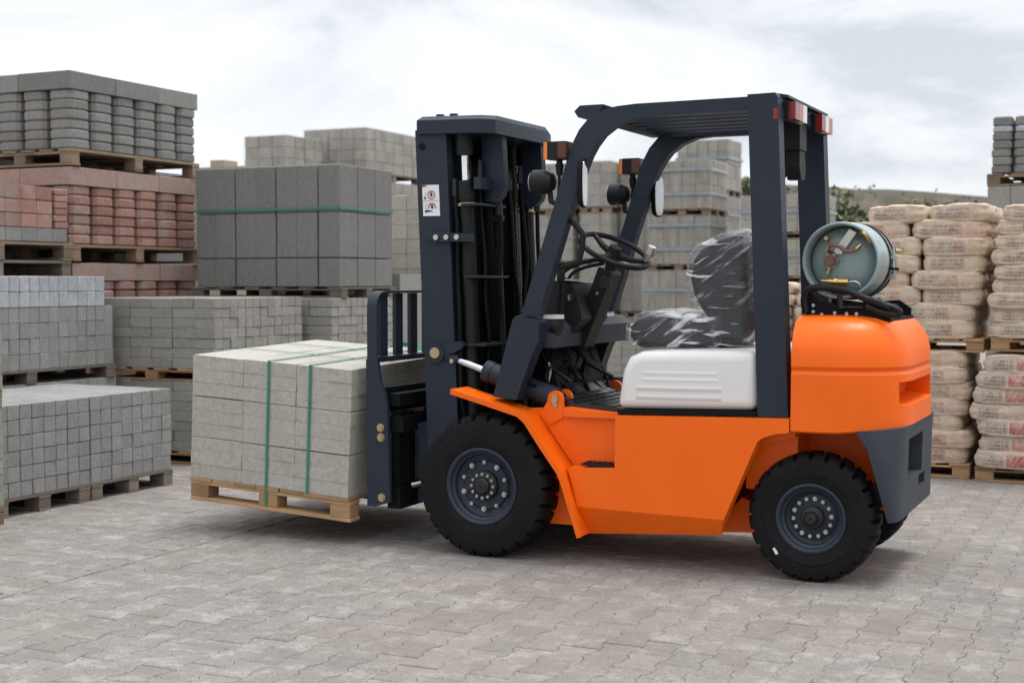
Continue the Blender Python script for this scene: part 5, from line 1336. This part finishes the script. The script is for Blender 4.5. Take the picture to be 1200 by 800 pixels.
# valves in the recess
bm = BM()
pl = [(-0.035, 0.045), (0.035, 0.145), (0.068, 0.128), (-0.002, 0.028)]
prism(bm, pl, 0.030, 0.036); box(bm, -0.03, 0.0, 0.036, 0.075, 0.03, 0.055); T_('gauge_bracket', bm, 'steel', TK, 30, 0.002)
bm = BM(); cyl(bm, (-0.05, 0.070, -0.002), (-0.05, 0.012, -0.002), 0.030, 8); cyl(bm, (-0.05, 0.014, -0.002), (-0.05, 0.004, -0.002), 0.022, 16); T_('safety_valve', bm, 'redcap', TK, 30, 0.003)
bm = BM(); cyl(bm, (-0.05, 0.064, -0.002), (-0.05, 0.035, -0.002), 0.036, 6); cyl(bm, (-0.058, 0.045, -0.03), (-0.070, 0.045, -0.062), 0.011, 10); T_('valve_collar', bm, 'bolt', TK, 30)
bm = BM(); tube(bm, smooth_path([(-0.052, 0.05, 0.035), (-0.06, 0.02, 0.055), (-0.04, 0.01, 0.072), (-0.005, 0.01, 0.062), (0.025, 0.015, 0.042), (0.055, 0.02, 0.045), (0.075, 0.04, 0.062)], 5), 0.0085, 10); T_('gauge_hose', bm, 'hosered', TK, 50)
bm = BM(); cyl(bm, (0.062, 0.030, 0.05), (0.083, 0.045, 0.072), 0.012, 8); cyl(bm, (-0.068, 0.022, 0.05), (-0.05, 0.016, 0.073), 0.012, 8); T_('hose_end', bm, 'brass', TK, 40)
bm = BM(); tube(bm, smooth_path([(0.08, 0.05, 0.125), (0.10, 0.01, 0.128), (0.118, 0.01, 0.112), (0.130, 0.03, 0.085)], 4), 0.010, 10); T_('relief_pipe', bm, 'brass', TK, 50)
bm = BM(); tube(bm, [(-0.09, 0.02, -0.095), (-0.06, 0.02, -0.097), (-0.058, 0.02, -0.097), (-0.03, 0.02, -0.099), (-0.028, 0.02, -0.099), (-0.012, 0.02, -0.1), (-0.010, 0.02, -0.1), (0.035, 0.02, -0.101)], [0.007, 0.010, 0.013, 0.013, 0.024, 0.024, 0.018, 0.018], 8)
cyl(bm, (-0.02, 0.07, -0.10), (-0.02, 0.02, -0.10), 0.016, 10); T_('outlet_valve', bm, 'brass', TK, 30)
bm = BM(); tube(bm, smooth_path([(0.035, 0.02, -0.101), (0.065, 0.015, -0.098), (0.085, 0.015, -0.108), (0.09, 0.02, -0.122)], 4), 0.007, 8); T_('outlet_pipe', bm, 'steel', TK, 50)
bm = BM(); cyl(bm, (-0.07, 0.08, 0.10), (-0.075, 0.04, 0.105), 0.010, 8); T_('level_plug', bm, 'brass', TK, 40)

# ------------------------------------------------------------------ the load
LR = (R(1.6), TL, 0)          # tipped back on the forks, far side slightly high
LO = Vector((-3.103 - 1.280, 6.90 - 0.62, 0.150))
def tilt(v): 
    from mathutils import Euler
    return LO + Euler(LR).to_matrix() @ Vector(v)
p = pallet(0, 1.03, 0, 1.24, 0, 0.128, 'fresh pale wooden pallet lifted on the forklift forks', 'wood2', nb=7, group=None)
p.location = tilt((0, 0.62, 0)); p.rotation_euler = LR
ld = thing('slab_stack', 'load of light grey concrete slabs tied with green straps on the forks', 'stone load', tilt((0, 0.62, 0.1285)), None, LR)
stack('', -0.515, 0.515, -0.62, 0.62, 0, [(0.0742 + (0.004 if k in (2, 5) else 0), 3, 2, 'gload', 'box', 0.012) for k in range(9)], piece='slab', frame=ld, gap=0.0014, jit=0.0008)
bm_h = 9 * 0.0742 + 0.008
def strap_run(x, w=0.018):
    bm = BM(); h = bm_h + 0.004; b = -0.13
    box(bm, x - w / 2, x + w / 2, -0.628, -0.624, -0.10 if x < 0 else -0.005, h); box(bm, x - w / 2, x + w / 2, -0.628, 0.628, h, h + 0.0025); box(bm, x - w / 2, x + w / 2, 0.624, 0.628, -0.1, h)
    finish('strap', bm, 'green', ld, 0)
strap_run(-0.010, 0.0145); strap_run(0.252, 0.0145)
for y, w in ((-0.20, 0.008), (0.22, 0.008)):
    bm = BM(); h = bm_h + 0.0075; box(bm, -0.520, 0.520, y - w / 2, y + w / 2, h, h + 0.002); box(bm, -0.524, -0.5205, y - w / 2, y + w / 2, 0.0, h); finish('strap', bm, 'green', ld, 0)
bm = BM()
for k in range(5): tube(bm, smooth_path([(0.10 + k * .012, 0.44 + k * .01, bm_h + .012 + .008 * k), (0.22, 0.47 - k * .012, bm_h + .03 + .006 * k), (0.34, 0.43 + .02 * k, bm_h + .015), (0.45, 0.47, bm_h + .012 + .005 * k)], 5), 0.005, 6)
finish('strap_tail', bm, 'green', ld, 50)

# keep the tree to thing > part > sub-part: fittings of mast and carriage pieces hang on the mast or carriage itself
for o in list(bpy.data.objects):
    d, p = 0, o
    while p.parent: p = p.parent; d += 1
    if d > 2: o.parent = o.parent.parent
